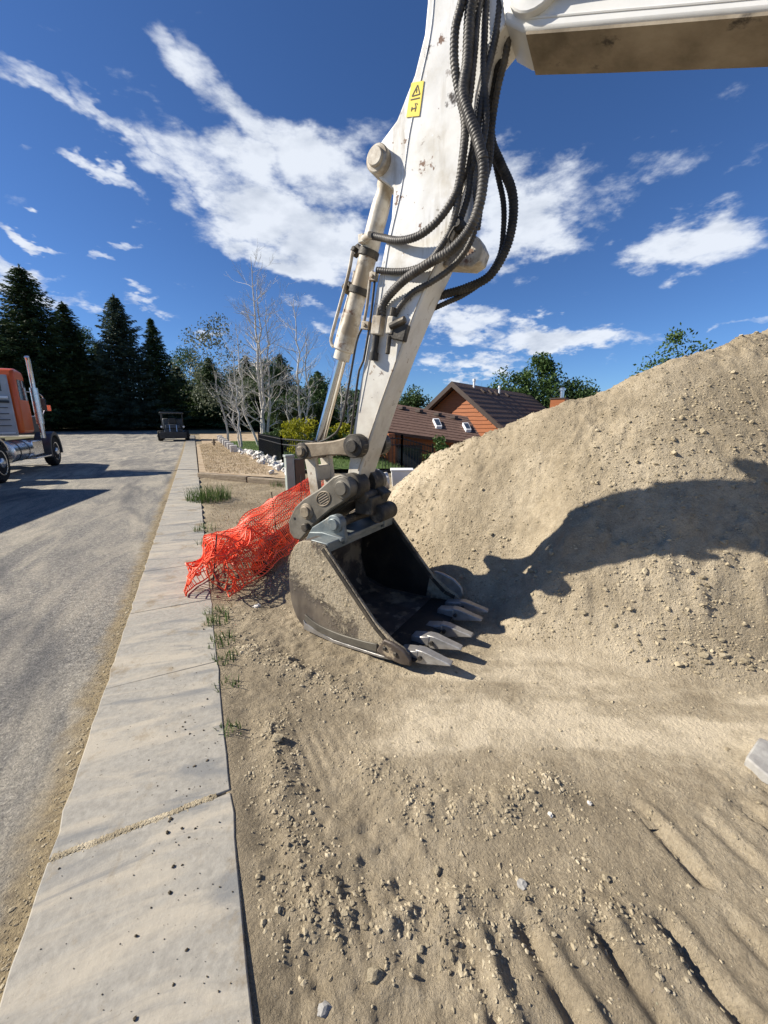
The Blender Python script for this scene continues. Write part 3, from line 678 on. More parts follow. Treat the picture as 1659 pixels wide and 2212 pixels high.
# --- boom
bl = [(-.74, 3.55), (-.70, 3.43), (-.62, 3.365), (-.27, 3.245), (.294, 3.055), (1.3, 2.72), (2.3, 2.36), (3.4, 1.75), (4.15, 1.25), (4.45, 1.32), (4.5, 1.6), (3.6, 2.45), (2.6, 3.1), (1.7, 3.48), (.8, 3.66), (0, 3.74), (-.5, 3.76), (-.66, 3.7)]
mb = MB(); mb.prism(bl, -.13, .13); boom = mb.build('boom', 'boom_paint', exc, bevel=.014)
mb = MB(); boss(mb, -.56, 3.52, .1, -.17, .13, .075); boss(mb, -.56, 3.52, .1, .17, .13, .075); mb.build('boom_nose_boss', 'boom_paint', boom)
mb = MB(); mb.tube(smooth_path([(a, -.131, z) for a, z in [(-.60, 3.40), (-.25, 3.28), (.3, 3.09), (1.3, 2.76)]], .1), .005, 6); mb.build('weld_bead', 'boom_paint', boom)
# hose guard arch on the boom side
mb = MB(); mb.tube(smooth_path([(-.62, -.15, 3.47), (-.42, -.16, 3.42), (-.16, -.16, 3.345), (-.09, -.16, 3.39), (-.09, -.15, 3.55)], .03), .016, 10); mb.build('hose_guard', 'black_paint', boom)
mb = MB(); mb.prism([(-.60, 3.355), (-.27, 3.241), (.294, 3.051), (1.3, 2.716), (1.3, 2.704), (.294, 3.039), (-.27, 3.229), (-.60, 3.343)], -.127, .127); mb.build('belly_shade_sheet', 'belly_shade', boom)  # thin sheet added under the boom to carry its painted shade
# stick cylinder above the boom
mb = MB(); mb.cyl((-.92, 0, 4.22), (.15, 0, 4.05), .05, 20); sc_ = mb.build('stick_cylinder_rod', 'chrome', exc)
mb = MB(); mb.lathe((.1, 0, 4.06), Vector((2.1, 0, -.34)), [(0, .085), (.1, .09), (.1, .08), (1.9, .08), (1.95, .06)], 24); mb.box((2.15, 0, 3.6), (.25, .16, .35)); mb.build('stick_cylinder', 'cream_paint', exc)
# --- bucket cylinder
T = Vector((-1.42, 0, 3.075)); Bp = Vector((-2.095, 0, 1.33)); cd = (Bp - T).normalized()
Ltot = (Bp - T).length
cyl = MB(); cyl.lathe(T, cd, [(-.055, .045), (-.03, .06), (.08, .06), (.10, .05), (.14, .052), (.16, .058), (.19, .058), (.19, .060), (.84, .060), (.84, .066), (.90, .068), (.94, .076), (1.08, .078), (1.09, .060), (1.15, .060), (1.155, .045)], 28)
barrel = cyl.build('bucket_cylinder', 'cream_paint', exc)
mb = MB(); boss(mb, T.x, T.z, -.06, .06, .072); mb.build('cylinder_eye', 'grime_steel', barrel)
mb = MB(); mb.cyl(T + cd * 1.15, Bp - cd * .03, .041, 24); mb.build('rod', 'chrome', barrel)
mb = MB(); boss(mb, Bp.x, Bp.z, -.06, .06, .07); mb.build('rod_eye', 'grime_steel', barrel)
for d_ in (.43, .66, ):
    mb = MB(); mb.lathe(T + cd * d_, cd, [(0, .070), (.045, .070)], 24); sd = Vector((-cd.z, 0, cd.x)).normalized()
    sd = sd if sd.x < 0 else -sd
    c = T + cd * (d_ + .022) + sd * .10; mb.box(c, (.07, .05, .05), Matrix.Rotation(-math.atan2(sd.z, -sd.x), 3, 'Y')); mb.cyl(c + Vector((0, -.05, 0)), c + Vector((0, .04, 0)), .016, 10)
    mb.build('clamp', 'grime_steel', barrel, bevel=.004)
outw = Vector((-cd.z, 0, cd.x)); outw = outw if outw.x < 0 else -outw
for k_, (oy, oo) in enumerate(((-.05, .085), (.03, .095))):
    mb = MB(); mb.tube(smooth_path([T + cd * (.47 + .1 * k_) + outw * (oo + .01) + Vector((0, oy, 0)), T + cd * .62 + outw * oo + Vector((0, oy, 0)), T + cd * .92 + outw * (oo + .012) + Vector((0, oy, 0)), T + cd * 1.05 + outw * (oo + .01) + Vector((0, oy, 0)), T + cd * 1.08 + outw * .06 + Vector((0, oy, 0))], .03), .012, 10)
    mb.build('oil_pipe', 'cream_paint', barrel)
# fitting where the hose joins the pipe
fx = A3(792, 511, -.09); mb = MB(); mb.cyl(fx + Vector((-.04, .02, .0)), fx + Vector((.05, -.03, -.012)), .022, 12); mb.box(fx + Vector((-.045, .02, 0)), (.04, .05, .05)); mb.build('hose_fitting', 'cream_paint', barrel, bevel=.004)
# --- linkage
def strap(mb, p, q, y0, y1, wp, wq, waist):
    """flat link between two bosses in the arm plane"""
    p, q = Vector((p[0], p[1])), Vector((q[0], q[1])); t = (q - p).normalized(); nn = Vector((-t.y, t.x)); L = (q - p).length
    up = []; dn = []
    for i in range(9):
        s = i / 8; w = wp * (1 - s) + wq * s; w = w - (w - waist) * math.sin(math.pi * s) ** .8
        c = p + t * L * s; up.append(tuple(c + nn * w)); dn.append(tuple(c - nn * w))
    def capp(c, d, w):
        return [tuple(c + (d * math.cos(a) + Vector((-d.y, d.x)) * math.sin(a)) * w) for a in np.linspace(-1.2, 1.2, 7)]
    mb.prism(dn + capp(q, t, wq)+ up[::-1] + capp(p, -t, wp), y0, y1)
PL, PR, CA, CB = (-2.095, 1.33), (-1.60, 1.385), (-1.665, 1.085), (-2.03, .865)
for sgn in (-1, 1):
    mb = MB(); strap(mb, PL, PR, sgn * .125, sgn * .185, .062, .085, .052)
    o = mb.build('side_link', 'linkage_steel', exc, bevel=.010)
    mb = MB(); boss(mb, PR[0], PR[1], sgn * .12, sgn * .205, .085, .045); mb.build('link_boss', 'grime_steel', o)
    mb = MB(); boss(mb, PL[0], PL[1], sgn * .12, sgn * .20, .066, .036); mb.build('link_boss', 'grime_steel', o)
mb = MB(); boss(mb, PL[0], PL[1], .19, -.215, .040); mb.build('link_pin', 'linkage_steel', exc)
hl = None
mb = MB()
for sgn in (-1, 1): strap(mb, PL, CB, sgn * .07, sgn * .115, .06, .065, .048)
mb.box(((PL[0] + CB[0]) / 2 - .01, 0, (PL[1] + CB[1]) / 2 + .05), (.09, .15, .12)); mb.build('h_link', 'cream_paint', exc, bevel=.008)
mb = MB(); mb.tube(smooth_path([A3(735, 968, -.13), A3(720, 966, -.17), A3(690, 970, -.16), A3(672, 962, -.1), A3(690, 948, 0)], .02), .009, 8); mb.build('grease_hose', 'rubber', exc)
# --- quick coupler
cp_out = [(-1.60, 1.11), (-1.625, 1.165), (-1.69, 1.185), (-1.76, 1.16), (-1.90, 1.055), (-2.06, .965), (-2.16, .885), (-2.24, .76), (-2.235, .66), (-2.19, .615), (-2.12, .61), (-2.05, .68), (-1.94, .79), (-1.80, .90), (-1.66, .985), (-1.605, 1.035)]
coupler = None
for sgn in (-1, 1):
    mb = MB(); mb.prism(cp_out, sgn * .175, sgn * .235); o = mb.build('coupler_plate', 'coupler_steel', exc, bevel=.012)
    mb = MB(); boss(mb, CA[0], CA[1], sgn * .17, sgn * .255, .082, .052); mb.build('coupler_pin', 'coupler_steel', o)
    mb = MB(); boss(mb, CB[0], CB[1], sgn * .17, sgn * .245, .066, .045); mb.build('coupler_pin', 'linkage_steel', o)
    # raised oval badge with ribs of lettering
    mb = MB(); ca, cz, th = -1.855, .985, math.atan2(.21, .36)
    oval = [(ca + .070 * math.cos(t) * math.cos(th) - .052 * math.sin(t) * math.sin(th), cz + .070 * math.cos(t) * math.sin(th) + .052 * math.sin(t) * math.cos(th)) for t in np.linspace(0, 2 * math.pi, 24, endpoint=False)]
    ov3 = [(a, sgn * .237, z) for a, z in oval]; mb.tube(ov3 + [ov3[0]], .006, 6)
    for k_ in (-2, -1, 0, 1, 2):
        w = .05 * math.sqrt(max(.1, 1 - (k_ * .018 / .052) ** 2)); c = (ca - math.sin(th) * k_ * .018, cz + math.cos(th) * k_ * .018)
        mb.tube([(c[0] - w * math.cos(th), sgn * .236, c[1] - w * math.sin(th)), (c[0] + w * math.cos(th), sgn * .236, c[1] + w * math.sin(th))], .0045, 6)
    mb.build('cast_badge', 'linkage_steel', o)
    mb = MB(); boss(mb, -2.165, .79, sgn * .232, sgn * .2365, .018); mb.build('plate_hole', 'black_paint', o)
mb = MB(); mb.prism([(-1.66, .97), (-1.76, 1.05), (-2.0, .90), (-2.12, .78), (-2.05, .70), (-1.85, .83)], -.17, .17)
mb.box((-1.60, .03, .93), (.16, .22, .14)); mb.cyl((-1.52, -.02, .86), (-1.52, .20, .86), .07, 20); mb.cyl((-1.60, -.10, 1.0), (-1.60, .16, 1.0), .05, 16)
mb.box((-1.56, .12, .99), (.10, .12, .10), Matrix.Rotation(.5, 3, 'Y')); mb.build('coupler_body', 'grime_steel', exc, bevel=.01)
mb = MB(); boss(mb, CA[0], CA[1], .2, -.2, .045); boss(mb, CB[0], CB[1], .2, -.2, .04); mb.build('coupler_axle', 'grime_steel', exc)
# --- bucket
BY = .463
bucket = empty('bucket'); bucket.parent = exc
shell = [(-1.66, .715), (-1.80, .725), (-1.90, .70), (-1.965, .62), (-2.005, .48), (-2.015, .33), (-2.0, .19), (-1.955, .085), (-1.87, .02), (-1.72, -.008), (-1.48, -.012), (-1.18, .008), (-1.0, .035)]
sp = smooth_path([(a, 0, z) for a, z in shell], .04); so = [(p.x, p.z) for p in sp]
inn = []
for i, p in enumerate(so):
    a, b = Vector(so[max(i - 1, 0)]), Vector(so[min(i + 1, len(so) - 1)]); t = (b - a).normalized(); inn.append((p[0] - t.y * .022, p[1] + t.x * .022))
mb = MB()
for i in range(len(so) - 1): mb.add([(so[i][0], -BY, so[i][1]), (so[i + 1][0], -BY, so[i + 1][1]), (so[i + 1][0], BY, so[i + 1][1]), (so[i][0], BY, so[i][1])], [(0, 1, 2, 3)])
vs = [(a, -BY, z) for a, z in so] + [(a, BY, z) for a, z in so] + [(a, -BY, z) for a, z in inn] + [(a, BY, z) for a, z in inn]; n = len(so)
fs = []
for i in range(n - 1):
    fs += [(i, i + 1, n + i + 1, n + i), (2 * n + i, 3 * n + i, 3 * n + i + 1, 2 * n + i + 1)]
fs += [(0, n, 3 * n, 2 * n), (n - 1, 3 * n - 1, 4 * n - 1, 2 * n - 1)]
mb = MB(); mb.add(vs, fs); mb.build('shell', 'bucket_steel', bucket)
side = so + [(-.985, .085), (-1.03, .125), (-1.10, .15), (-1.237, .245), (-1.39, .415), (-1.533, .575), (-1.65, .71)]
for sgn in (-1, 1):
    mb = MB(); mb.prism(side, sgn * (BY - .004), sgn * (BY + .022)); o = mb.build('side_plate', 'bucket_side', bucket, bevel=.006)
    # edge bar along the opening
    mb = MB(); eb = [(-1.66, .70), (-1.533, .560), (-1.39, .400), (-1.237, .232), (-1.12, .135), (-1.03, .11)]
    for i in range(len(eb) - 1):
        (a, z), (c, w) = eb[i], eb[i + 1]; t = Vector((c - a, w - z)).normalized(); nn = (-t.y * .028, t.x * .028)
        mb.prism([(a, z), (c, w), (c - nn[0], w - nn[1]), (a - nn[0], z - nn[1])], sgn * (BY - .012 - .001 * i), sgn * (BY + .028 + .0005 * i))
    mb.build('edge_bar', 'grime_steel', o)
    # curved wear strip low on the side
    mb = MB(); ws = smooth_path([(-1.86, 0, .115), (-1.74, 0, .068), (-1.55, 0, .050), (-1.35, 0, .058), (-1.22, 0, .072)], .04); up = [(p.x, p.z + .030) for p in ws]; dn = [(p.x, p.z - .028) for p in ws]
    mb.prism(dn + up[::-1], sgn * (BY + .020), sgn * (BY + .036)); mb.build('wear_strip', 'coupler_steel', o, bevel=.004)
    mb = MB(); mb.prism([(-1.88, .09), (-1.86, .065), (-1.6, .012), (-1.2, .022), (-1.02, .04), (-1.02, .028), (-1.2, .004), (-1.6, -.014), (-1.88, .012)], sgn * (BY + .019), sgn * (BY + .030)); mb.build('wear_edge', 'worn_steel', o, bevel=.003)
    # side cutter
    if sgn < 0: prof = [(-1.16, .16), (-1.10, .155), (-1.02, .13), (-.965, .085), (-.955, .035), (-1.03, .02), (-1.15, .03), (-1.22, .06)]
    else: prof = [(-1.24, .28), (-1.16, .275), (-1.06, .245), (-.985, .185), (-.965, .12), (-.99, .07), (-1.06, .05), (-1.18, .06), (-1.26, .16)]
    mb = MB(); mb.prism(prof, sgn * (BY + .016), sgn * (BY + .046)); cut = mb.build('side_cutter', 'worn_steel' if sgn > 0 else 'bucket_steel', bucket, bevel=.010)
    for bx_, bz_ in ((-1.15, .10), (-1.07, .085)):
        mb = MB(); boss(mb, bx_, bz_, sgn * (BY + .044), sgn * (BY + .058), .017, seg=6); mb.build('bolt', 'grime_steel', cut)
# stiffener beam over the opening, lip plate
mb = MB(); mb.prism([(-1.645, .725), (-1.645, .655), (-1.70, .645), (-1.80, .70), (-1.80, .73)], -BY + .005, BY - .005); mb.build('top_beam', 'ear_steel', bucket, bevel=.006)
mb = MB(); mb.prism([(-1.25, -.004), (-1.02, .022), (-.945, .046), (-.945, .056), (-1.03, .062), (-1.25, .034)], -BY - .01, BY + .01); mb.build('lip_plate', 'bucket_inside_shade', bucket, bevel=.004)  # lip takes the interior's painted shadow colour
mb = MB(); mb.prism([(-1.64, .66), (-1.96, .60), (-1.99, .3), (-1.93, .1), (-1.7, .03), (-1.3, .04), (-1.27, .22)], BY - .012, BY - .006); mb.build('inner_shade_sheet', 'bucket_inside_shade', bucket)  # dark sheet over the far side's inner face, painting its shade
# teeth
ty = [(G(*p, .08).dot(Vector(SA)) - SM) for p in ((969, 1430), (993, 1399), (1013, 1366), (1033, 1342), (1047, 1316))]
ty = list(np.linspace(ty[0], ty[-1], 5))
tooth0 = None
for i, y_ in enumerate(ty):
    if tooth0 is None:
        root = empty('tooth'); root.parent = bucket
        mb = MB()
        st = [(-1.08, .040, .078, .022), (-1.0, .044, .096, .018), (-.945, .038, .108, .026)]
        vs = []; 
        for a, hw, zt, zb in st: vs += [(a, -hw, zb), (a, hw, zb), (a, hw, zt), (a, -hw, zt)]
        fs = [(0, 3, 2, 1), (8, 9, 10, 11)] + [(4 * k + j, 4 * k + (j + 1) % 4, 4 * k + 4 + (j + 1) % 4, 4 * k + 4 + j) for k in range(2) for j in range(4)]
        mb.add(vs, fs); ad = mb.build('adapter', 'worn_steel', root, bevel=.006)
        mb = MB()
        st = [(-.965, .038, .112, .022), (-.91, .038, .116, .026), (-.82, .034, .100, .050), (-.745, .031, .088, .068), (-.722, .029, .083, .072)]
        vs = []
        for a, hw, zt, zb in st: vs += [(a, -hw, zb), (a, hw, zb), (a, hw * .86, zt), (a, -hw * .86, zt)]
        fs = [(0, 3, 2, 1), (16, 17, 18, 19)] + [(4 * k + j, 4 * k + (j + 1) % 4, 4 * k + 4 + (j + 1) % 4, 4 * k + 4 + j) for k in range(4) for j in range(4)]
        mb.add(vs, fs); tip = mb.build('point', 'worn_steel', root, bevel=.005)
        mb = MB(); mb.cyl((-.925, -.054, .07), (-.925, .054, .07), .014, 10); mb.build('pin', 'grime_steel', root)
        root.location = (0, y_, 0); tooth0 = root
    else:
        c = inst(tooth0, bucket, (0, y_, 0)); c.rotation_euler = (0, .02 * math.sin(i * 2.3), .03 * math.sin(i * 1.7))
        for ch in list(tooth0.children): inst(ch, c)
# hanger ears
ear = [(-1.635, .815), (-1.655, .87), (-1.70, .895), (-1.75, .88), (-1.80, .845), (-1.93, .765), (-2.0, .66), (-1.95, .60), (-1.62, .68), (-1.61, .72)]
for sgn in (-1, 1):
    mb = MB(); mb.prism(ear, sgn * .255, sgn * .295); o = mb.build('hanger_ear', 'ear_steel', bucket, bevel=.008)
    mb = MB(); boss(mb, -1.70, .825, sgn * .25, sgn * .315, .066, .044); mb.build('ear_pin', 'ear_steel', o)
mb = MB(); boss(mb, -1.70, .825, .28, -.28, .036); boss(mb, -2.03, .74, .28, -.28, .034); mb.build('hanger_pin', 'grime_steel', bucket)
mb = MB(); mb.prism([(-1.62, .735), (-1.62, .705), (-1.97, .62), (-1.985, .64), (-1.93, .735), (-1.80, .752)], -.33, .33); mb.build('ear_base', 'ear_steel', bucket, bevel=.006)

# mud caked on the sheltered side of the bucket
r = np.random.default_rng(21); n = 5200; ma = r.uniform(-1.98, -1.02, n); mz_ = r.uniform(.05, .70, n)
def inside(a, z):
    c = np.zeros(len(a), bool); P_ = side; j = len(P_) - 1
    for i in range(len(P_)):
        (xi, zi), (xj, zj) = P_[i], P_[j]; c ^= ((zi > z) != (zj > z)) & (a < (xj - xi) * (z - zi) / (zj - zi + 1e-12) + xi); j = i
    return c
dline = np.abs((ma + 1.98) * .60 - (.66 - mz_) * 1.0) ; dm = np.exp(-(dline / .17) ** 2) * (.35 + .9 * sstep(-.15, .35, fbm(ma, mz_, 4, 3, 260)))
dm = np.maximum(dm, np.exp(-((ma + 1.08) / .09) ** 2 - ((mz_ - .10) / .06) ** 2)); k = inside(ma + .03, mz_ + .03) & inside(ma, mz_) & (r.random(n) < dm * .16); ma, mz_ = ma[k], mz_[k]; n = len(ma)
S = .006 * np.exp(r.normal(0, .5, n)); V, F = lumps(np.stack([ma, mz_, np.zeros(n)], -1), np.minimum(S, .018), 22, squash=.4, sink=.5)
V = np.stack([V[:, 0], -BY - .021 - V[:, 2], V[:, 1]], -1); o = raw('caked_mud', V, F, 'clod', bucket, smooth=False); o['kind'] = 'stuff'
# --- hoses
def hose(name, pix, r, ribs=True, mat='hose_wrap', pitch=.017):
    pts = smooth_path([A3(x, y, o) for x, y, o in pix], .0045 if ribs else .02)
    if ribs:
        s = 0; rad = []; 
        for i, p in enumerate(pts):
            if i: s += (p - pts[i - 1]).length
            rad.append(r * (1 + .10 * math.sin(2 * math.pi * s / pitch)))
    else: rad = r
    mb = MB(); mb.tube(pts, rad, 10); return mb.build(name, mat, exc, angle=80)
c2 = lambda x, y, o: (696.4 + .2963 * x, 245.8 + .2963 * y, o)
c7 = lambda x, y, o: (860.3 + .2222 * x, .2222 * y, o)
hose('hose', [c7(650, -160, -.24), c7(610, 60, -.24), c7(560, 250, -.24), c7(545, 450, -.23), c7(550, 640, -.22), c7(590, 900, -.20), c7(640, 1120, -.19), c7(650, 1300, -.19), c7(625, 1550, -.19), c2(1000, 480, -.18), c2(970, 590, -.18), c2(890, 720, -.18), c2(800, 820, -.18), c2(690, 895, -.17), c2(560, 925, -.15), c2(440, 905, -.11), c2(340, 885, -.09)], .021)
hose('hose', [c7(760, -160, -.22), c7(700, 100, -.22), c7(685, 350, -.22), c7(670, 620, -.22), c7(630, 900, -.24), c7(690, 1130, -.25), c7(770, 1350, -.25), c7(820, 1550, -.25), c2(1165, 300, -.25), c2(1175, 450, -.24), c2(1140, 680, -.23), c2(1060, 860, -.22), c2(930, 1000, -.20), c2(760, 1100, -.19), c2(600, 1210, -.17), c2(490, 1320, -.15), c2(440, 1400, -.14), c2(432, 1470, -.13)], .026)
hose('hose', [c7(830, -160, -.16), c7(770, 150, -.17), c7(740, 500, -.18), c7(700, 900, -.18), c7(650, 1250, -.17), c2(1010, 420, -.17), c2(990, 620, -.17), c2(940, 830, -.16), c2(850, 990, -.16), c2(760, 1090, -.15), c2(640, 1140, -.14), c2(520, 1150, -.13), c2(400, 1140, -.13)], .018)
hose('hose', [c7(860, -100, -.13), c7(840, 300, -.14), c7(830, 700, -.14), c7(850, 1200, -.14), c2(1120, 480, -.14), c2(1130, 700, -.13), c2(1100, 880, -.13), c2(1030, 1020, -.13), c2(920, 1140, -.13), c2(790, 1230, -.13), c2(660, 1300, -.13), c2(575, 1390, -.13), c2(525, 1470, -.13)], .017)
hose('hose', [c7(880, -50, 0), c7(880, 500, .05), c7(880, 1000, .10), c7(905, 1370, .13), c2(1300, 370, .15), c2(1380, 560, .16), c2(1390, 760, .17), c2(1340, 980, .17), c2(1220, 1180, .16), c2(1050, 1270, .14), c2(900, 1315, .12), c2(800, 1340, .115)], .026, mat='rubber')
hose('hose', [c7(930, -50, 0), c7(900, 500, .06), c7(890, 1000, .12), c7(910, 1400, .16), c2(1280, 450, .18), c2(1320, 650, .19), c2(1320, 850, .20), c2(1290, 1040, .20), c2(1180, 1210, .18), c2(1030, 1320, .16), c2(900, 1380, .13), c2(770, 1440, .115)], .016, mat='rubber')
hose('hose', [c7(960, -100, -.05), c7(930, 200, -.06), c7(870, 600, -.08), c7(790, 1000, -.13), c7(720, 1450, -.13), c2(1075, 330, -.125), c2(1050, 420, -.125), c2(1010, 500, -.125)], .017)
hose('hose', [c7(1000, -120, -.10), c7(980, 150, -.10), c7(930, 420, -.11), c7(850, 760, -.13), c7(800, 1050, -.14), c7(760, 1350, -.14), c7(740, 1600, -.13), c2(1085, 420, -.125), c2(1060, 600, -.125), c2(1010, 760, -.125)], .019)
hose('hose', [c7(1060, -120, .0), c7(1040, 200, .0), c7(985, 520, .02), c7(930, 850, .05), c7(880, 1200, .06), c7(860, 1500, .06), c2(1150, 500, .04), c2(1120, 760, .02)], .022, mat='rubber')
hose('hose', [c7(1120, -60, -.03), c7(1090, 240, -.03), c7(1040, 560, -.01), c7(960, 900, .03), c7(910, 1250, .06), c7(890, 1560, .07), c2(1170, 560, .06), c2(1130, 840, .04)], .018)
# rigid pipes, valve blocks and lines on the stick
mb = MB(); mb.tube(smooth_path([A3(*c2(372, 1150, -.13)), A3(*c2(350, 1200, -.125)), A3(*c2(325, 1400, -.125)), A3(*c2(300, 1540, -.125))], .03), .010, 10); mb.build('oil_pipe', 'cream_paint', exc)
mb = MB(); mb.tube(smooth_path([A3(*c2(385, 1190, -.12)), A3(*c2(350, 1500, -.12)), A3(*c2(300, 1800, -.12)), A3(730, 860, -.12), A3(742, 900, -.12), A3(738, 945, -.125), A3(742, 965, -.13)][:3] + [A3(776, 800, -.12), A3(765, 880, -.12), A3(757, 945, -.12)], .03), .008, 8); mb.build('grease_line', 'grime_steel', exc)
mb = MB(); mb.tube(smooth_path([A3(*c2(290, 1560, -.10)), A3(770, 740, -.10), A3(752, 840, -.11), A3(735, 920, -.13), A3(712, 945, -.12), A3(690, 955, -.10)], .03), .008, 8); mb.build('grease_line', 'rubber', exc)
for k_, (cx_, cy_, w_, h_) in enumerate(((407, 1545, .070, .115), (505, 1545, .045, .105))):
    p = A3(*c2(cx_, cy_, -.135)); mb = MB(); mb.box(p, (w_, .06, h_), Matrix.Rotation(.18, 3, 'Y')); vb = mb.build('valve_block', 'cream_paint', exc, bevel=.008)
    mb = MB(); mb.cyl(p + Vector((.01, -.01, .055)), p + Vector((.02, -.01, .10)), .020, 10); mb.build('hose_fitting', 'grime_steel', vb)
p = A3(*c2(385, 1680, -.135)); mb = MB(); mb.cyl(p + Vector((.01, 0, .06)), p + Vector((-.015, 0, -.09)), .022, 12); mb.cyl(p + Vector((-.008, 0, -.05)), p + Vector((-.016, 0, -.10)), .030, 12); mb.build('coupling', 'rubber', exc)
p = A3(*c2(560, 1590, -.13)); mb = MB(); mb.box(p, (.12, .05, .10), Matrix.Rotation(.3, 3, 'Y')); mb.cyl(p + Vector((-.05, -.03, .03)), p + Vector((.06, -.03, .06)), .022, 10); mb.cyl(p + Vector((-.06, -.02, -.02)), p + Vector((-.075, -.02, -.13)), .016, 10); mb.build('valve_bracket', 'grime_steel', exc, bevel=.006)
for cx_, cy_, w_ in ((375, 1190, .05), (320, 1545, .06)):
    mb = MB(); p = A3(*c2(cx_, cy_, -.12)); mb.box(p, (w_, .04, .05), Matrix.Rotation(.2, 3, 'Y')); mb.cyl(p + Vector((0, -.03, 0)), p + Vector((0, -.012, 0)), .012, 8)
    mb.build('pipe_clamp', 'cream_paint', exc, bevel=.004)
p = A3(*c2(1000, 820, -.12)); mb = MB(); mb.lathe(p, (0, -1, 0), [(-.02, .035), (.035, .035), (.04, .02), (.05, .02)], 14); mb.tube(smooth_path([p + Vector((-.01, -.05, -.02)), p + Vector((-.04, -.06, -.07)), p + Vector((-.02, -.04, -.10))], .02), .007, 6); mb.build('hose_clamp', 'grime_steel', exc)
# --- the machine itself stands to the right of the picture
HX = 5.35
mb = MB(); mb.prism([(4.0, .95), (7.2, .95), (7.25, 1.25), (7.1, 2.0), (5.6, 2.05), (5.55, 1.35), (4.0, 1.3)], -1.15, 1.15); house_ = mb.build('upper_body', 'boom_paint', exc, bevel=.05)
mb = MB(); mb.prism([(4.1, 1.32), (5.5, 1.32), (5.5, 2.75), (4.45, 2.75), (4.15, 2.1)], .25, 1.12); cabx = mb.build('cab', 'boom_paint', exc, bevel=.05)
mb = MB(); mb.prism([(4.22, 1.95), (4.5, 2.62), (5.35, 2.62), (5.35, 1.7), (4.22, 1.7)], .245, 1.125); mb.build('cab_window', 'glass', cabx)
mb = MB(); mb.cyl((5.4, 0, .55), (5.4, 0, .97), .62, 28); mb.box((5.4, 0, .5), (1.5, 1.3, .3)); mb.build('slew_ring', 'dark_metal', exc)
for sgn in (-1, 1):
    mb = MB(); pr = [(3.7, .42), (3.78, .68), (4.0, .80), (6.8, .80), (7.05, .68), (7.12, .42), (7.05, .14), (6.8, .0), (4.0, .0), (3.78, .14)]
    mb.prism(pr, sgn * .80, sgn * 1.28); tr_ = mb.build('track', 'grime_steel', exc, bevel=.03)
    shoe = None
    for k_ in range(16):
        x_ = 4.0 + 2.8 * k_ / 15
        if shoe is None:
            mb = MB(); mb.box((0, 0, 0), (.03, .48, .03)); shoe = mb.build('grouser', 'grime_steel', tr_)
        else: shoe = inst(shoe, tr_)
        shoe.location = (x_, sgn * 1.04, .812)
#@@PART4
# ------------------------------------------------------------------ orange fence netting dropped beside the walk
NL = [Vector((-1.74, 3.17, 0)), Vector((-1.84, 3.75, 0)), Vector((-1.80, 4.5, 0)), Vector((-1.66, 5.4, 0)), Vector((-1.45, 6.3, 0)), Vector((-1.12, 7.6, 0))]
NR_ = [Vector((-1.36, 3.08, 0)), Vector((-1.20, 3.80, 0)), Vector((-1.12, 4.5, 0)), Vector((-1.16, 5.4, 0)), Vector((-1.12, 6.3, 0)), Vector((-.98, 7.6, 0))]
def net_surface(u, v, seed, lift=0., hs=1.):
    """u along the net, v across it (-1..1) -> world point: a slumped tunnel of netting"""
    s = u * (len(NL) - 1); i = min(int(s), len(NL) - 2); f = s - i
    a = NL[i].lerp(NL[i + 1], f); b = NR_[i].lerp(NR_[i + 1], f)
    nz = lambda p, q, k: float(fbm(np.array(p), np.array(q), 1.0, 2, seed + k))
    e = (1 - u) ** 1.5
    hm = (.30 + .05 * math.sin(u * 13) * e + .38 * u) * hs
    lat = float(np.interp(v, [-1, -.62, -.1, .45, 1], [.0, .04, .40, .78, 1.0])); zf = float(np.interp(v, [-1, -.62, -.1, .45, 1], [0., .80, .98, .85, 0.]))
    z = hm * zf + e * (.13 * nz(u * 13, v * 3.0, 3) + .035 * math.sin(v * 8 + u * 26)) * min(1, zf * 2 + .1) + lift
    p = a.lerp(b, lat) + Vector((0, 1, 0)) * (.12 * e * nz(u * 10, v * 2.6, 12)) + Vector((1, 0, 0)) * (.12 * e * nz(u * 12, v * 3, 15))
    return Vector((p.x, p.y, max(.05, z + .03)))
net_root = empty('safety_netting', (-1.6, 3.6, 0)); tag(net_root, 'crumpled orange plastic safety netting heaped beside the concrete walk', 'netting')
def rel(root, p): return p - root.location
for li, (seed, lift, nu, nv, u1, hs) in enumerate(((300, 0, 84, 17, 1., 1.), (340, .0, 36, 19, .40, .72))):
    mb = MB()
    U_ = np.linspace(.0 if li == 0 else .05, u1, nu); V_ = np.linspace(-1, 1, nv)
    Gd = [[rel(net_root, net_surface(float(u), float(v) * (1 if li == 0 else .85), seed, lift, hs)) for v in V_] for u in U_]
    for j in range(nv): mb.tube([Gd[i][j] for i in range(nu)], .0062 if j not in (0, nv - 1) else .008, 4)
    for i in range(nu):
        mb.tube([Gd[i][j] for j in range(nv)], .0048, 4)
    mb.build('mesh_sheet', 'orange_net', net_root, angle=80)
for (x, y, h, lean) in ((-1.62, 3.32, .52, (.05, .12)), (-1.52, 5.2, .62, (-.02, -.05)), (-1.33, 5.9, .75, (.04, .02))):
    mb = MB(); mb.cyl(Vector((x, y, -.05)) - net_root.location, Vector((x + lean[0], y + lean[1], h)) - net_root.location, .007, 8); mb.build('stake', 'dark_metal', net_root)
# black silt sock under the netting
mb = MB(); mb.tube(smooth_path([Vector((x, y, .07)) - net_root.location for x, y in ((-1.30, 3.75), (-1.42, 4.4), (-1.35, 5.2), (-1.2, 6.0))], .08), .085, 12); mb.build('silt_sock', 'rubber', net_root)

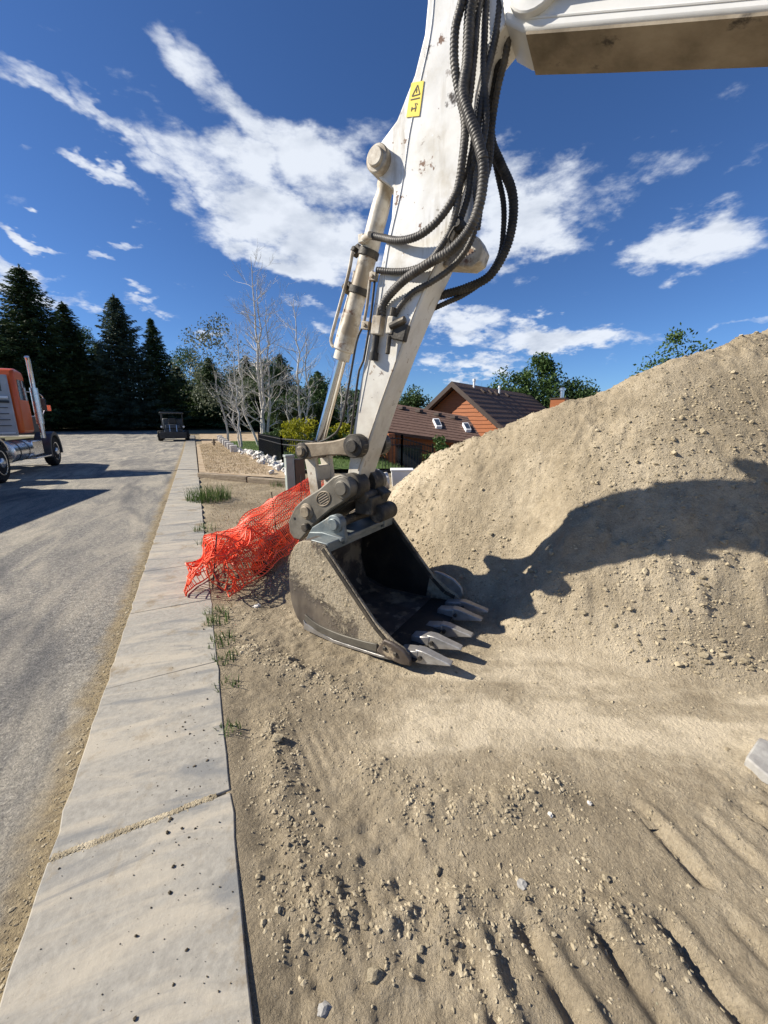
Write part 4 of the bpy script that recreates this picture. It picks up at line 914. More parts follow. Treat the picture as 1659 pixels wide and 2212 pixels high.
# ------------------------------------------------------------------ orange truck
TR = math.atan2(.4418, .897)
truck = empty('truck', (-9.9, 9.94, float(base(np.array(-9.9), np.array(9.94)))), TR)
tag(truck, 'orange road tractor with chrome exhaust stack and bare rear wheels on the street', 'truck')
def wheel(parent, loc, rad, wid, side, rim='aluminium', rimr=.62):
    w = empty('wheel'); w.parent = parent; w.location = loc
    mb = MB(); mb.lathe((-wid / 2 * side, 0, 0), (side, 0, 0), [(0, rad * .62), (.0, rad * .90), (wid * .12, rad * .98), (wid * .3, rad), (wid * .7, rad), (wid * .88, rad * .98), (wid, rad * .90), (wid, rad * .64)], 36); mb.build('tyre', 'tyre', w)
    mb = MB(); x0 = wid / 2 * side
    mb.lathe((x0 - .004 * side, 0, 0), (side, 0, 0), [(-.03, rad * rimr), (.012, rad * rimr), (.006, rad * rimr * .92), (-.05, rad * rimr * .82), (-.07, rad * rimr * .5), (-.02, rad * rimr * .42), (.03, rad * rimr * .38), (.06, rad * rimr * .25), (.065, .02)], 32)
    mb.build('rim', rim, w)
    return w
for ay in (0.0, -1.36):
    for sx, side in ((-.16, 1), (-2.24, -1)): wheel(truck, (sx, ay, .52), .52, .30, side)
    mb = MB(); mb.cyl((-2.1, ay, .52), (-.3, ay, .52), .09, 14); mb.build('axle', 'dark_metal', truck)
for sx, side in ((-.17, 1), (-2.23, -1)): wheel(truck, (sx, 4.7, .52), .52, .28, side)
mb = MB(); mb.box((-1.62, 1.6, .86), (.09, 7.4, .26)); mb.box((-.78, 1.6, .86), (.09, 7.4, .26)); mb.box((-1.2, -.6, .86), (.9, .12, .2)); mb.box((-1.2, 2.2, .86), (.9, .12, .2)); mb.build('frame', 'dark_metal', truck)
mb = MB(); mb.prism([(-.62, .0), (.5, 0), (.52, .06), (-.64, .06)], -1.65, -.75, axes='yz'); o = mb.build('fifth_wheel', 'dark_metal', truck); o.location = (0, -.6, 1.02)
# cab
cabp = [(2.0, 1.22), (2.92, 1.22), (2.95, 2.05), (2.9, 2.25), (2.85, 2.95), (2.75, 3.05), (2.4, 3.10), (2.15, 3.06), (2.02, 2.9)]
mb = MB(); mb.prism(cabp, -2.36, -.02, axes='yz'); cab = mb.build('cab', 'truck_orange', truck, bevel=.09, seg=3)
mb = MB(); mb.prism([(2.94, 1.15), (5.35, 1.1), (5.38, 1.65), (5.2, 1.76), (2.94, 1.92)], -1.85, -.53, axes='yz'); mb.build('hood', 'machine_blue_grey', truck, bevel=.07, seg=3)
mb = MB(); mb.prism([(2.2, 2.2), (2.86, 2.2), (2.75, 2.78), (2.2, 2.78)], -.022, -.015, axes='yz'); mb.build('side_window', 'glass', cab)
# headache rack on the back of the cab
rack = MB(); rack.box((-1.19, 1.92, 2.02), (2.10, .07, 1.72)); rack = rack.build('headache_rack', 'truck_grey', truck, bevel=.02)
mb = MB(); mb.prism([(-2.1, 2.42), (-.30, 2.42), (-.30, 2.66), (-.5, 2.80), (-1.9, 2.80), (-2.1, 2.66)], 1.875, 1.94, axes='xz'); mb.build('rear_window', 'glass', rack)
mb = MB(); mb.box((-1.19, 1.855, 2.25), (2.0, .06, .07)); mb.build('top_shelf', 'white_trim', rack, bevel=.01)
mb = MB(); mb.box((-1.19, 1.86, 2.13), (2.0, .05, .07)); mb.build('chain_rail', 'black_paint', rack)
for k_ in range(4):
    mb = MB(); mb.box((-1.19, 1.87, 1.45 + .17 * k_), (1.9, .025, .02)); mb.build('rack_slat', 'dark_metal', rack)
for xx in (-.62, -1.19, -1.76): mb = MB(); mb.box((xx, 1.86, 1.72), (.10, .04, .66)); mb.build('rack_post', 'truck_grey', rack, bevel=.01)
mb = MB(); mb.box((-1.19, 1.88, 1.24), (2.0, .05, .03)); mb.build('rack_sill', 'white_trim', rack)
# stacks
for sx in (.14, -2.52):
    mb = MB(); mb.tube([(sx, 2.95, 1.05), (sx, 2.95, 1.5)], .065, 16); mb.tube([(sx, 2.95, 1.5), (sx, 2.95, 2.6)], .105, 18); mb.tube([(sx, 2.95, 2.6), (sx, 2.95, 3.42), (sx, 2.88, 3.52)], .062, 16); st_ = mb.build('exhaust_stack', 'aluminium', truck)
    mb = MB(); mb.tube([(sx, 3.20, 1.3), (sx, 3.20, 2.4)], .012, 8); mb.build('grab_rail', 'aluminium', st_)
# tank, steps, fenders
mb = MB(); mb.lathe((-.33, 1.05, .72), (0, 1, 0), [(0, .28), (.02, .31), (1.45, .31), (1.47, .28)], 28); tank = mb.build('fuel_tank', 'aluminium', truck)
for yy in (1.4, 2.1): mb = MB(); mb.lathe((-.33, yy, .72), (0, 1, 0), [(0, .318), (.05, .318)], 28); mb.build('tank_strap', 'dark_metal', tank)
mb = MB(); mb.box((-.33, 3.1, .74), (.50, .95, .46)); bxx = mb.build('battery_box', 'aluminium', truck, bevel=.03)
mb = MB(); mb.box((-.24, 3.1, .44), (.55, 1.5, .045)); mb.build('step', 'aluminium', truck, bevel=.01)
for sx in (-.17, -2.23):
    pr = [(4.7 + .68 * math.cos(a), .52 + .70 * math.sin(a)) for a in np.linspace(-.15, math.pi + .25, 18)] + [(4.7 + .58 * math.cos(a), .52 + .58 * math.sin(a)) for a in np.linspace(math.pi + .25, -.15, 18)]
    mb = MB(); mb.prism(pr, sx - .30, sx + .17, axes='yz'); mb.build('front_fender', 'machine_blue_grey', truck, bevel=.01)
for sx in (-.2, -2.2):
    pr = [(-.0 + .62 * math.cos(a), .52 + .64 * math.sin(a)) for a in np.linspace(.5, 1.9, 10)] + [(.57 * math.cos(a), .52 + .59 * math.sin(a)) for a in np.linspace(1.9, .5, 10)]
    mb = MB(); mb.prism(pr, sx - .32, sx + .2, axes='yz'); mb.build('quarter_fender', 'aluminium', truck)
mb = MB(); mb.box((-1.2, 5.45, .62), (2.3, .12, .36)); mb.build('bumper', 'aluminium', truck, bevel=.03)
for sx, sg in ((-.12, 1), (-2.28, -1)):
    mb = MB(); mb.tube(smooth_path([(sx - .1 * sg, 2.95, 1.75), (sx + .26 * sg, 3.3, 1.78), (sx + .30 * sg, 3.4, 2.4), (sx - .1 * sg, 2.9, 2.5)], .05), .013, 8); mr = mb.build('mirror_arm', 'aluminium', truck)
    mb = MB(); mb.box((sx + .30 * sg, 3.38, 2.1), (.18, .06, .42)); mb.build('mirror', 'dark_metal', mr, bevel=.02)
mb = MB(); mb.tube(smooth_path([(-.4, 5.1, 1.78), (-.3, 5.15, 2.05), (-.2, 5.12, 2.15), (-.12, 5.05, 2.13)], .04), .012, 8); mb.box((-.1, 5.05, 2.05), (.12, .03, .2)); mb.build('hood_mirror', 'aluminium', truck)
for yy in (2.0, 2.25):
    mb = MB(); mb.tube(smooth_path([(-.75, 1.6, 1.35), (-.65, 1.4, 1.12), (-.8, 1.1, 1.06), (-1.0, .2 + yy * .1, 1.05)], .06), .016, 8); mb.build('air_line', 'rubber', truck)

# low dump trailer coupled behind the tractor; only its shadow reaches into the picture
TR2 = math.atan2(.247, .97); piv = Vector(truck.location) + Matrix.Rotation(TR, 3, 'Z') @ Vector((-1.2, -.6, 0)); trl = empty('dump_trailer', piv - Matrix.Rotation(TR2, 3, 'Z') @ Vector((-1.2, -.6, 0)), TR2); tag(trl, 'low-sided dump trailer standing behind the orange road tractor', 'trailer')
mb = MB(); mb.prism([(-2.42, 1.15), (.02, 1.15), (.02, 2.15), (-.05, 2.15), (-.05, 1.25), (-2.35, 1.25), (-2.35, 2.15), (-2.42, 2.15)], -9.0, -.75, axes='xz'); mb.build('tub', 'truck_grey', trl)
for yy in (-.80, -9.04): mb = MB(); mb.box((-1.2, yy, 1.65), (2.44, .07, 1.0)); mb.build('end_board', 'truck_grey', trl)
mb = MB(); mb.box((-1.65, -4.9, 1.02), (.1, 8.0, .22)); mb.build('rail', 'dark_metal', trl); mb = MB(); mb.box((-.75, -4.9, 1.02), (.1, 8.0, .22)); mb.build('rail', 'dark_metal', trl)
for yy in (-6.6, -7.9):
    mb = MB(); mb.cyl((-2.1, yy, .52), (-.3, yy, .52), .08, 12); mb.build('axle', 'dark_metal', trl)
    for sx, side in ((-.18, 1), (-2.22, -1)): wheel(trl, (sx, yy, .52), .52, .30, side)
# ------------------------------------------------------------------ small ride-on machine at the end of the walk
mp = PX(378, 955, 29.5); mz = float(base(np.array(mp.x), np.array(mp.y)))
mach = empty('ride_on_machine', (mp.x, mp.y, mz), TR)
tag(mach, 'dark ride-on compaction machine with flat canopy parked beyond the end of the walk', 'machine')
mb = MB(); mb.box((0, .3, .62), (1.15, 1.9, .55)); mb.prism([(-.75, .88), (.3, .88), (.25, 1.15), (-.7, 1.2)], -.5, .5, axes='yz'); mb.build('body', 'machine_blue_grey', mach, bevel=.06)
mb = MB(); mb.box((0, .1, 2.02), (1.55, 1.5, .09)); mb.build('canopy', 'machine_blue_grey', mach, bevel=.03)
mb = MB(); mb.box((0, .35, 1.25), (1.30, .9, .75)); mb.build('engine_cover', 'machine_blue_grey', mach, bevel=.08)
for sx in (-1, 1):
    for yy in (-.55, .75): mb = MB(); mb.cyl((sx * .66, yy, .85), (sx * .68, yy, 2.0), .035, 10); mb.build('canopy_post', 'dark_metal', mach)
    w = wheel(mach, (sx * .88, -.55, .38), .38, .30, sx, 'dark_metal'); w = wheel(mach, (sx * .86, 1.15, .36), .36, .28, sx, 'dark_metal')
mb = MB(); mb.box((0, -.12, 1.22), (.48, .42, .12)); mb.box((0, -.34, 1.45), (.46, .10, .42)); mb.build('seat', 'black_paint', mach, bevel=.03)
mb = MB(); mb.box((0, -.95, .42), (1.75, .22, .48)); mb.build('rear_blade', 'dark_metal', mach, bevel=.03)
for sx in (-.72, .72): mb = MB(); mb.lathe((sx, -.72, 1.02), (0, -1, 0), [(0, .06), (.04, .07), (.05, .05)], 14); mb.build('tail_lamp', 'white_trim', mach)
mb = MB(); mb.cyl((0, .35, 1.1), (0, .18, 1.5), .025, 8); mb.lathe((0, .18, 1.5), (0, -.5, .8), [(0, .17), (.025, .17)], 18); mb.build('steering_wheel', 'black_paint', mach)
for sx in (-.2, .25): mb = MB(); mb.cyl((sx, -.83, .66), (sx, -.7, 1.15), .03, 8); mb.build('lift_arm', 'aluminium', mach)

# ------------------------------------------------------------------ cedar house
def lerp(a, b, t): return a + (b - a) * t
RD = Vector((.62, .785, 0)).normalized()           # ridge of the main wing runs away to the right
GD = Vector((RD.y, -RD.x, 0))                      # across the gable, to the right
pk = PX(985, 832, 22.0)
gl = -1.80
hroot = empty('house', (pk.x, pk.y, gl), math.atan2(-RD.x, RD.y))  # local x = GD, local y = RD
tag(hroot, 'cedar-clad house with dark brown shingle roofs beyond the dirt pile', 'house')
def HL(p): return (hroot.matrix_world.inverted() @ p)
bpy.context.view_layer.update()
H0 = pk.z - gl; HWD = 3.9; SL = .80; LEN = 12.0
eave = H0 - HWD * SL
# walls
def board_wall(name, prof, y, h0):
    mb = MB(); mb.prism(prof, y, y + .12); return mb.build(name, 'cedar', hroot)
gw = MB(); gw.prism([(-HWD + .35, 0), (HWD - .35, 0), (HWD - .35, H0 - (HWD - .35) * SL - .12), (0, H0 - .12), (-HWD + .35, H0 - (HWD - .35) * SL - .12)], 0.05, .2); wall_g = gw.build('gable_wall', 'cedar', hroot)
# lap siding boards on the gable
zz = 2.2; nb = 0
while zz < H0 - .35:
    hw = min(HWD - .36, (H0 - .14 - zz - .2) / SL)
    if hw > .15:
        mb = MB(); mb.prism([(.05, 0), (.022, 0), (.046, .205), (.05, .205)], -hw, hw, axes='yz'); o = mb.build('siding_board', 'cedar', wall_g); o.location = (0, 0, zz)
    zz += .21
mb = MB(); mb.box((HWD - .37, LEN / 2, (H0 - HWD * SL) / 2), (.14, LEN - .3, H0 - HWD * SL + .2)); mb.build('side_wall', 'cedar', hroot)
mb = MB(); mb.box((-HWD + .37, LEN / 2, (H0 - HWD * SL) / 2), (.14, LEN - .3, H0 - HWD * SL + .2)); mb.build('side_wall', 'cedar', hroot)
for sg in (-1, 1):
    mb = MB(); n_ = Vector((sg * SL, 0, 1)).normalized() * .14
    mb.prism([(0, H0), (sg * (HWD + .35), H0 - (HWD + .35) * SL), (sg * (HWD + .35), H0 - (HWD + .35) * SL + .14), (0, H0 + .16)], -.45, LEN + .4); roof = mb.build('roof', 'shingle', hroot)
    mb = MB(); mb.prism([(0, H0 - .12), (sg * (HWD + .36), H0 - (HWD + .36) * SL - .10), (sg * (HWD + .36), H0 - (HWD + .36) * SL + .145), (0, H0 + .175)], -.50, -.455); mb.build('rake_board', 'fascia', roof)
    # shingle courses stepping down the roof
    k_ = 0; d_ = .35
    while d_ < HWD + .3:
        mb = MB(); mb.prism([(sg * (d_ - .33), H0 + .158 - (d_ - .33) * SL), (sg * d_, H0 + .158 - d_ * SL + .022), (sg * d_, H0 + .150 - d_ * SL)], -.44, LEN + .39); mb.build('shingle_course', 'shingle', roof); d_ += .33
    if sg > 0:
        for (u, d_, s_) in ((1.7, .25, .3), (5.0, .45, .3)):
            mb = MB(); zb = H0 + .1 - d_ * SL; mb.cyl((d_, u, zb), (d_, u, zb + .55), .055, 12); mb.cyl((d_, u, zb + .40), (d_, u, zb + .55), .085, 12); mb.build('vent_pipe', 'white_trim', roof)
        for u, d_ in ((2.5, .5), (3.6, .5), (4.4, .55), (6.2, .55)):
            mb = MB(); mb.box((d_, u, H0 + .22 - d_ * SL), (.32, .34, .13), Matrix.Rotation(math.atan(SL), 3, 'Y')); mb.build('roof_vent', 'fascia', roof, bevel=.02)
        mb = MB(); mb.box((2.6, 6.6, H0 + .2 - 2.6 * SL), (1.0, .6, .1), Matrix.Rotation(math.atan(SL), 3, 'Y')); mb.build('skylight', 'glass', roof)
ch = PX(1207, 872, 27.0); lc = HL(ch)
mb = MB(); mb.box((lc.x, lc.y, lc.z - 1.2), (.9, .8, 3.0)); chim = mb.build('chimney', 'cedar', hroot); mb = MB(); mb.box((lc.x, lc.y, lc.z + .33), (1.0, .9, .08)); mb.build('chimney_cap', 'fascia', chim)
mb = MB(); mb.cyl((lc.x + .15, lc.y, lc.z + .3), (lc.x + .15, lc.y, lc.z + .95), .13, 14); mb.lathe((lc.x + .15, lc.y, lc.z + .85), (0, 0, 1), [(0, .2), (.12, .2), (.2, .06)], 14); mb.build('flue', 'aluminium', chim)
# lower wing: a roof plane that falls towards the street
ridgeL, ridgeR = PX(800, 868, 20.5), PX(1008, 905, 19.2); eaveL, eaveR = PX(800, 933, 17.0), PX(1052, 952, 16.2)
A_, B_, C3, D_ = ridgeL, ridgeR, eaveR, eaveL
# make the four corners coplanar
nrm = (B_ - A_).cross(D_ - A_).normalized(); C3 = C3 - nrm * (C3 - A_).dot(nrm)
nrm = nrm if nrm.z > 0 else -nrm
q4 = [HL(p) for p in (A_, B_, C3, D_)]; nl = (HL(pk + nrm) - HL(pk)) * .12
mb = MB(); mb.add([p + nl for p in q4] + q4, [(0, 1, 2, 3), (7, 6, 5, 4), (0, 4, 5, 1), (1, 5, 6, 2), (2, 6, 7, 3), (3, 7, 4, 0)]); lroof = mb.build('wing_roof', 'shingle', hroot)
nc = 11
for k_ in range(1, nc + 1):
    t0, t1 = (k_ - 1) / nc, k_ / nc
    a0, b0 = lerp(q4[0], q4[3], t0) + nl * 1.02, lerp(q4[1], q4[2], t0) + nl * 1.02; a1, b1 = lerp(q4[0], q4[3], t1) + nl * 1.2, lerp(q4[1], q4[2], t1) + nl * 1.2; a2, b2 = lerp(q4[0], q4[3], t1) + nl * .98, lerp(q4[1], q4[2], t1) + nl * .98
    mb = MB(); mb.add([a0, b0, b1, a1, b2, a2], [(0, 1, 2, 3), (3, 2, 4, 5), (0, 3, 5), (1, 4, 2), (0, 5, 4, 1)]); mb.build('shingle_course', 'shingle', lroof)
for (x0, y0, x1, y1) in ((937, 910, 952, 927), (1001, 919, 1015, 934)):
    def onroof(x, y, up=.0):
        r_ = Vector(ray(x, y)); C0 = Vector((0, 0, CAMH)); t = (A_ + nrm * .12 - C0).dot(nrm) / r_.dot(nrm); return HL(C0 + r_ * t + nrm * up)
    cs = [onroof(x0 - 3, y0), onroof(x1 - 5, y0), onroof(x1 + 2, y1), onroof(x0 + 5, y1)]; up = [onroof(x0 - 3, y0, .14), onroof(x1 - 5, y0, .14), onroof(x1 + 2, y1, .14), onroof(x0 + 5, y1, .14)]
    mb = MB(); mb.add(cs + up, [(0, 3, 2, 1), (4, 5, 6, 7), (0, 1, 5, 4), (1, 2, 6, 5), (2, 3, 7, 6), (3, 0, 4, 7)]); sk = mb.build('skylight', 'white_trim', lroof)
    ctr = (up[0] + up[1] + up[2] + up[3]) / 4; g4 = [ctr + (p - ctr) * .8 + nl * .06 for p in up]
    mb = MB(); mb.add(g4 + [p - nl * .04 for p in g4], [(0, 1, 2, 3), (7, 6, 5, 4), (0, 4, 5, 1), (1, 5, 6, 2), (2, 6, 7, 3), (3, 7, 4, 0)]); mb.build('skylight_pane', 'glass', sk)
for x_ in (868, 905, 945, 980):
    p = onroof(x_, 884 + (x_ - 868) * .18, .06); mb = MB(); mb.box(p, (.3, .3, .14)); mb.build('roof_vent', 'fascia', lroof, bevel=.02)
# wing walls under the eave, set back
ins = (A_ - D_).normalized() * .55; ins.z = 0
wl_, wr_ = D_ + ins + Vector((.3, 0, 0)), C3 + ins - (C3 - D_).normalized() * .4
tl, tr2 = HL(Vector((wl_.x, wl_.y, D_.z + .25))), HL(Vector((wr_.x, wr_.y, C3.z + .25)))
bl_, br_ = Vector((tl.x, tl.y, 0)), Vector((tr2.x, tr2.y, 0)); dn_ = (tr2 - tl).cross(Vector((0, 0, 1))).normalized() * -.12
mb = MB(); mb.add([bl_, br_, tr2, tl, bl_ + dn_, br_ + dn_, tr2 + dn_, tl + dn_], [(0, 1, 2, 3), (7, 6, 5, 4), (0, 4, 5, 1), (1, 5, 6, 2), (2, 6, 7, 3), (3, 7, 4, 0)]); wing = mb.build('wing_wall', 'cedar', hroot)
mb = MB(); c = lerp(bl_, br_, .34) + Vector((0, 0, 1.7)) - dn_ * .3; mb.box(c, (1.0, .14, 1.1), Matrix.Rotation(math.atan2((br_ - bl_).y, (br_ - bl_).x), 3, 'Z')); wn_ = mb.build('window', 'glass', wing)
mb = MB(); mb.box(c + dn_ * .2, (1.2, .14, 1.3), Matrix.Rotation(math.atan2((br_ - bl_).y, (br_ - bl_).x), 3, 'Z')); mb.build('window_frame', 'fascia', wn_)
mb = MB(); pc = HL(Vector((D_.x + .7, D_.y + .25, D_.z))); mb.box((pc.x, pc.y, pc.z / 2), (.35, .35, pc.z - .02)); 
pcol = PX(838, 985, 16.4); pc = HL(Vector((pcol.x, pcol.y, D_.z))); mb = MB(); mb.box((pc.x, pc.y, pc.z / 2 - .05), (.42, .42, pc.z)); mb.build('porch_column', 'cedar', hroot, bevel=.02)
#@@PART5
# ------------------------------------------------------------------ vegetation
def quads(C, D, N, L, W):
    """leaf quads: centres C, long axes D, side axes N, lengths, widths"""
    n = len(C); a = D * L[:, None] / 2; b = N * W[:, None] / 2
    V = np.stack([C - a, C + b * .9 - a * .1, C + a, C - b * .9 - a * .1], 1).reshape(-1, 3); F = np.arange(4 * n).reshape(n, 4); return V, F
def unit(v): return v / np.maximum(1e-9, np.linalg.norm(v, axis=-1, keepdims=True))
def gz(x, y): return float(base(np.array(float(x)), np.array(float(y))))
def root_at(name, x, y, label, cat, group=None, dz=0.):
    e = empty(name, (x, y, gz(x, y) + dz)); tag(e, label, cat, group); return e
def conifer(x, y, h, rad, label, seed, mat='needles', group='dark conifers along the street', density=1.0, name='spruce_tree', bare=.06, dz=0.):
    r = np.random.default_rng(seed); root = root_at(name, x, y, label, 'tree', group, dz)
    mb = MB(); mb.tube([(0, 0, -.1), (.05, 0, h * .5), (0, .03, h * .99)], [.028 * h * .7, .014 * h * .8, .01], 8); mb.build('trunk', 'bark', root)
    Cs, Ds = [], []; z = h * bare; lobes = r.uniform(.75, 1.2, 14)
    while z < h * .985:
        t = (z / h - bare) / (1 - bare); R_ = rad * (1 - t) ** .8 * (.55 + .45 * min(1, t * 8 + .35)) * r.uniform(.82, 1.12)
        nb = max(6, int((8 + 11 * (1 - t)) * density)); a0 = r.uniform(0, 6.28)
        for k in range(nb):
            a = a0 + 2 * np.pi * k / nb + r.normal(0, .18); L = R_ * r.uniform(.65, 1.12) * lobes[int(a * 14 / 6.2832) % 14]
            m = max(4, int(L / .13)); s = np.linspace(.12, 1, m)
            droop = -.28 * L * s ** 1.3 + .30 * L * np.maximum(0, s - .65) ** 1.2 * 2 + .22 * L * s * t
            px_ = np.stack([np.cos(a) * L * s, np.sin(a) * L * s, z + droop], 1)
            rep = 4; px_ = np.repeat(px_, rep, 0); ss = np.repeat(s, rep)
            side = np.array([-np.sin(a), np.cos(a), 0]); sp_ = r.normal(0, 1, len(px_))[:, None] * (.05 + .16 * L * (1 - ss) * ss * 2 + .05)[:, None]
            px_ = px_ + side * sp_ + r.normal(0, .05, px_.shape); Cs.append(px_)
            d = np.array([np.cos(a), np.sin(a), -.25]) + side * np.sign(sp_) * .6 + r.normal(0, .25, px_.shape); Ds.append(d)
        z += (.22 + .012 * h) * r.uniform(.8, 1.2) * (.55 + .45 * (1 - t))
    tip = np.stack([r.normal(0, .05, 30), r.normal(0, .05, 30), h * (1 - r.uniform(0, .06, 30))], 1); Cs.append(tip); Ds.append(np.array([0, 0, 1]) + r.normal(0, .4, tip.shape))
    C = np.concatenate(Cs); D = unit(np.concatenate(Ds)); N = unit(np.cross(D, r.normal(0, 1, D.shape) + np.array([0, 0, 1.5]))); n = len(C)
    V, F = quads(C, D, N, r.uniform(.22, .46, n) * (.6 + h / 30), r.uniform(.07, .15, n) * (.6 + h / 30)); raw('crown', V, F, mat, root, smooth=False); return root
def limbs(mb, p, d, L, rad, depth, r, tips, spread=.55, up=.25, nseg=4, kids=3, shrink=.68, minr=.004):
    pts = [p]; dd = d.normalized(); c = p; rs = [rad]
    for i in range(nseg):
        dd = (dd + Vector(r.normal(0, .10, 3)) + Vector((0, 0, up * .12))).normalized(); c = c + dd * L / nseg; pts.append(c); rs.append(max(minr, rad * (1 - .55 * (i + 1) / nseg)))
    mb.tube(pts, rs, 5 if rad > .02 else 3, cap=False)
    if depth == 0: tips.append((c, dd)); return
    for k in range(kids):
        i = r.integers(max(1, nseg // 2), nseg + 1); q = pts[int(i)]
        nd = (dd + Vector(r.normal(0, spread, 3)) + Vector((0, 0, up))).normalized()
        limbs(mb, q, nd, L * shrink * r.uniform(.7, 1.15), rs[int(i)] * .72, depth - 1, r, tips, spread, up, nseg, kids, shrink, minr)
def broadleaf(x, y, h, rad, label, seed, mat='leaves', group=None, leaves=5200, size=.16, clumps=46, trunk='bark', name='leafy_tree', low=.22, trunk_r=None, elong=1.0, dz=0., cat='tree', sparse=1.0):
    r = np.random.default_rng(seed); root = root_at(name, x, y, label, cat, group, dz)
    mb = MB(); tips = []; tr = trunk_r or .018 * h
    limbs(mb, Vector((0, 0, -.1)), Vector((0, 0, 1)), h * .45, tr, 3, r, tips, .5, .3, 4, 3, .62); mb.build('trunk', trunk, root)
    cc = []
    while len(cc) < clumps:
        u = r.normal(0, 1, 3); u /= np.linalg.norm(u); u *= r.uniform(.35, 1.0) ** .5
        zc = h * (low + (1 - low) / 2) + u[2] * h * (1 - low) / 2 * .93; t = (zc / h - low) / (1 - low)
        prof = (math.sin(math.pi * min(1, max(0, t)) ** .75)) ** .6
        cc.append((u[0] * rad * prof, u[1] * rad * prof, zc, r.uniform(.14, .30) * rad * 1.5))
    cc = np.array(cc); idx = r.integers(0, len(cc), leaves); q = unit(r.normal(0, 1, (leaves, 3))) * (r.uniform(0, 1, leaves) ** .45)[:, None]
    C = cc[idx, :3] + q * cc[idx, 3:4] * np.array([1, 1, .75 * elong]); D = unit(r.normal(0, 1, (leaves, 3)) + np.array([0, 0, -.3])); N = unit(np.cross(D, r.normal(0, 1, D.shape)))
    C[:, 2] = np.maximum(C[:, 2], .05)
    V, F = quads(C, D, N, r.uniform(.6, 1.3, leaves) * size, r.uniform(.4, .8, leaves) * size); raw('crown', V, F, mat, root, smooth=False); return root
def bare_tree(x, y, h, label, seed, stems, group='bare pale-barked trees behind the iron fence', dz=0., twigs=5):
    r = np.random.default_rng(seed); root = root_at('bare_tree', x, y, label, 'tree', group, dz)
    for si, (dx, dy, hs, lean) in enumerate(stems):
        mb = MB(); tips = []
        pts = [Vector((dx * .25, dy * .25, -.1))]; n = 14; rad0 = .0105 * hs + .012; rs = [rad0]
        for i in range(1, n + 1):
            t = i / n; pts.append(Vector((dx * (.25 + .75 * min(1, t * 3)) + lean[0] * t * hs + .05 * r.normal() * (t > .2), dy * (.25 + .75 * min(1, t * 3)) + lean[1] * t * hs + .05 * r.normal() * (t > .2), hs * t))); rs.append(max(.006, rad0 * (1 - .9 * t)))
        mb.tube(pts, rs, 7, cap=False); mb.build('stem', 'aspen_bark', root)
        mb = MB()
        for i in range(2, n):
            for k in range(1 if i < 5 else 3):
                a = r.uniform(0, 6.28); d = Vector((math.cos(a), math.sin(a), r.uniform(.35, 1.1)))
                limbs(mb, pts[i], d, hs * r.uniform(.10, .22) * (1 - .35 * i / n), max(.006, rs[i] * .45), 2, r, tips, .45, .25, 3, 3, .62, .0042)
        mb.build('branches', 'aspen_bark', root)
    return root

# conifers at the bend of the street, placed along their sight lines
def at(x, F): r_ = ray(x, 905); return r_[0] / r_[1] * F, F
def top_h(x, y, F): r_ = ray(x, y); X_ = r_[0] / r_[1] * F; return CAMH + r_[2] / r_[1] * F - gz(X_, F)
for i, (x, yt, F, rad, mt, lab) in enumerate((
    (105, 572, 40, 7.0, 'needles', 'tallest broad dark spruce with ragged top behind the orange truck'),
    (-10, 650, 38, 5.0, 'needles', 'dark spruce half hidden behind the orange truck cab'),
    (178, 652, 43, 5.0, 'needles', 'dark spruce pressed against the flank of the tallest spruce'),
    (284, 636, 44, 5.2, 'needles_blue', 'lone blue-grey spruce with upswept boughs and clear pointed top'),
    (352, 688, 46, 3.9, 'needles', 'slim dark spruce with a thin needle-like tip'),
    (236, 745, 54, 5.0, 'needles', 'low dark spruce filling the gap beside the blue-grey spruce'),
    (395, 790, 52, 4.6, 'needles', 'low bushy spruce behind the ride-on machine'),
    (55, 690, 50, 6.0, 'needles', 'dark spruce deep behind the tallest spruce'))):
    X_, Y_ = at(x, F); conifer(X_, Y_, top_h(x, yt, F), rad, lab, 400 + i, mt, density=1.25)
for i, (x, yt, F, rad, mt, lab) in enumerate((
    (418, 735, 58, 3.6, 'leaves', 'mid-green leafy tree rising behind the slim spruce'),
    (215, 690, 66, 2.6, 'leaves', 'pale green leafy tree peeping between two dark spruces'),
    (455, 800, 52, 3.4, 'leaves_dark', 'dark leafy tree at the mouth of the side street'),
    (520, 790, 47, 3.4, 'leaves_dark', 'dark leafy tree behind the grey-leaved tree'),
    (590, 772, 44, 3.2, 'leaves_dark', 'dark leafy tree directly behind the tallest bare tree'),
    (690, 812, 40, 2.9, 'leaves_dark', 'dark leafy tree behind the second bare tree'),
    (745, 835, 36, 2.6, 'leaves', 'green leafy tree glimpsed past the bucket cylinder rod'),
    (640, 835, 34, 2.4, 'leaves_dark', 'low dark tree behind the yellow bush'),
    (890, 838, 34, 2.6, 'leaves_dark', 'dark round tree over the roof of the low wing'),
    (830, 850, 38, 2.6, 'leaves_dark', 'dark tree hidden behind the excavator stick'),
    (1100, 785, 33, 2.6, 'leaves', 'light green tree rising behind the main roof ridge'),
    (1160, 762, 34, 2.8, 'leaves', 'tallest green tree with split crown behind the main roof'),
    (1225, 815, 33, 3.0, 'leaves_dark', 'broad dark tree beside the chimney'),
    (1270, 838, 34, 2.3, 'leaves_dark', 'small dark tree where the pile meets the roofs'))):
    X_, Y_ = at(x, F); broadleaf(X_, Y_, top_h(x, yt, F), rad, lab, 440 + i, mt, 'leafy trees beyond the lots', 11000, .24, 80, low=.02)
X_, Y_ = at(1440, 11.5); broadleaf(X_, Y_, top_h(1440, 706, 11.5), 1.05, 'grey-green young tree showing over the crest of the dirt pile', 470, 'leaves', None, 3600, .10, 40, low=.30, name='young_tree')
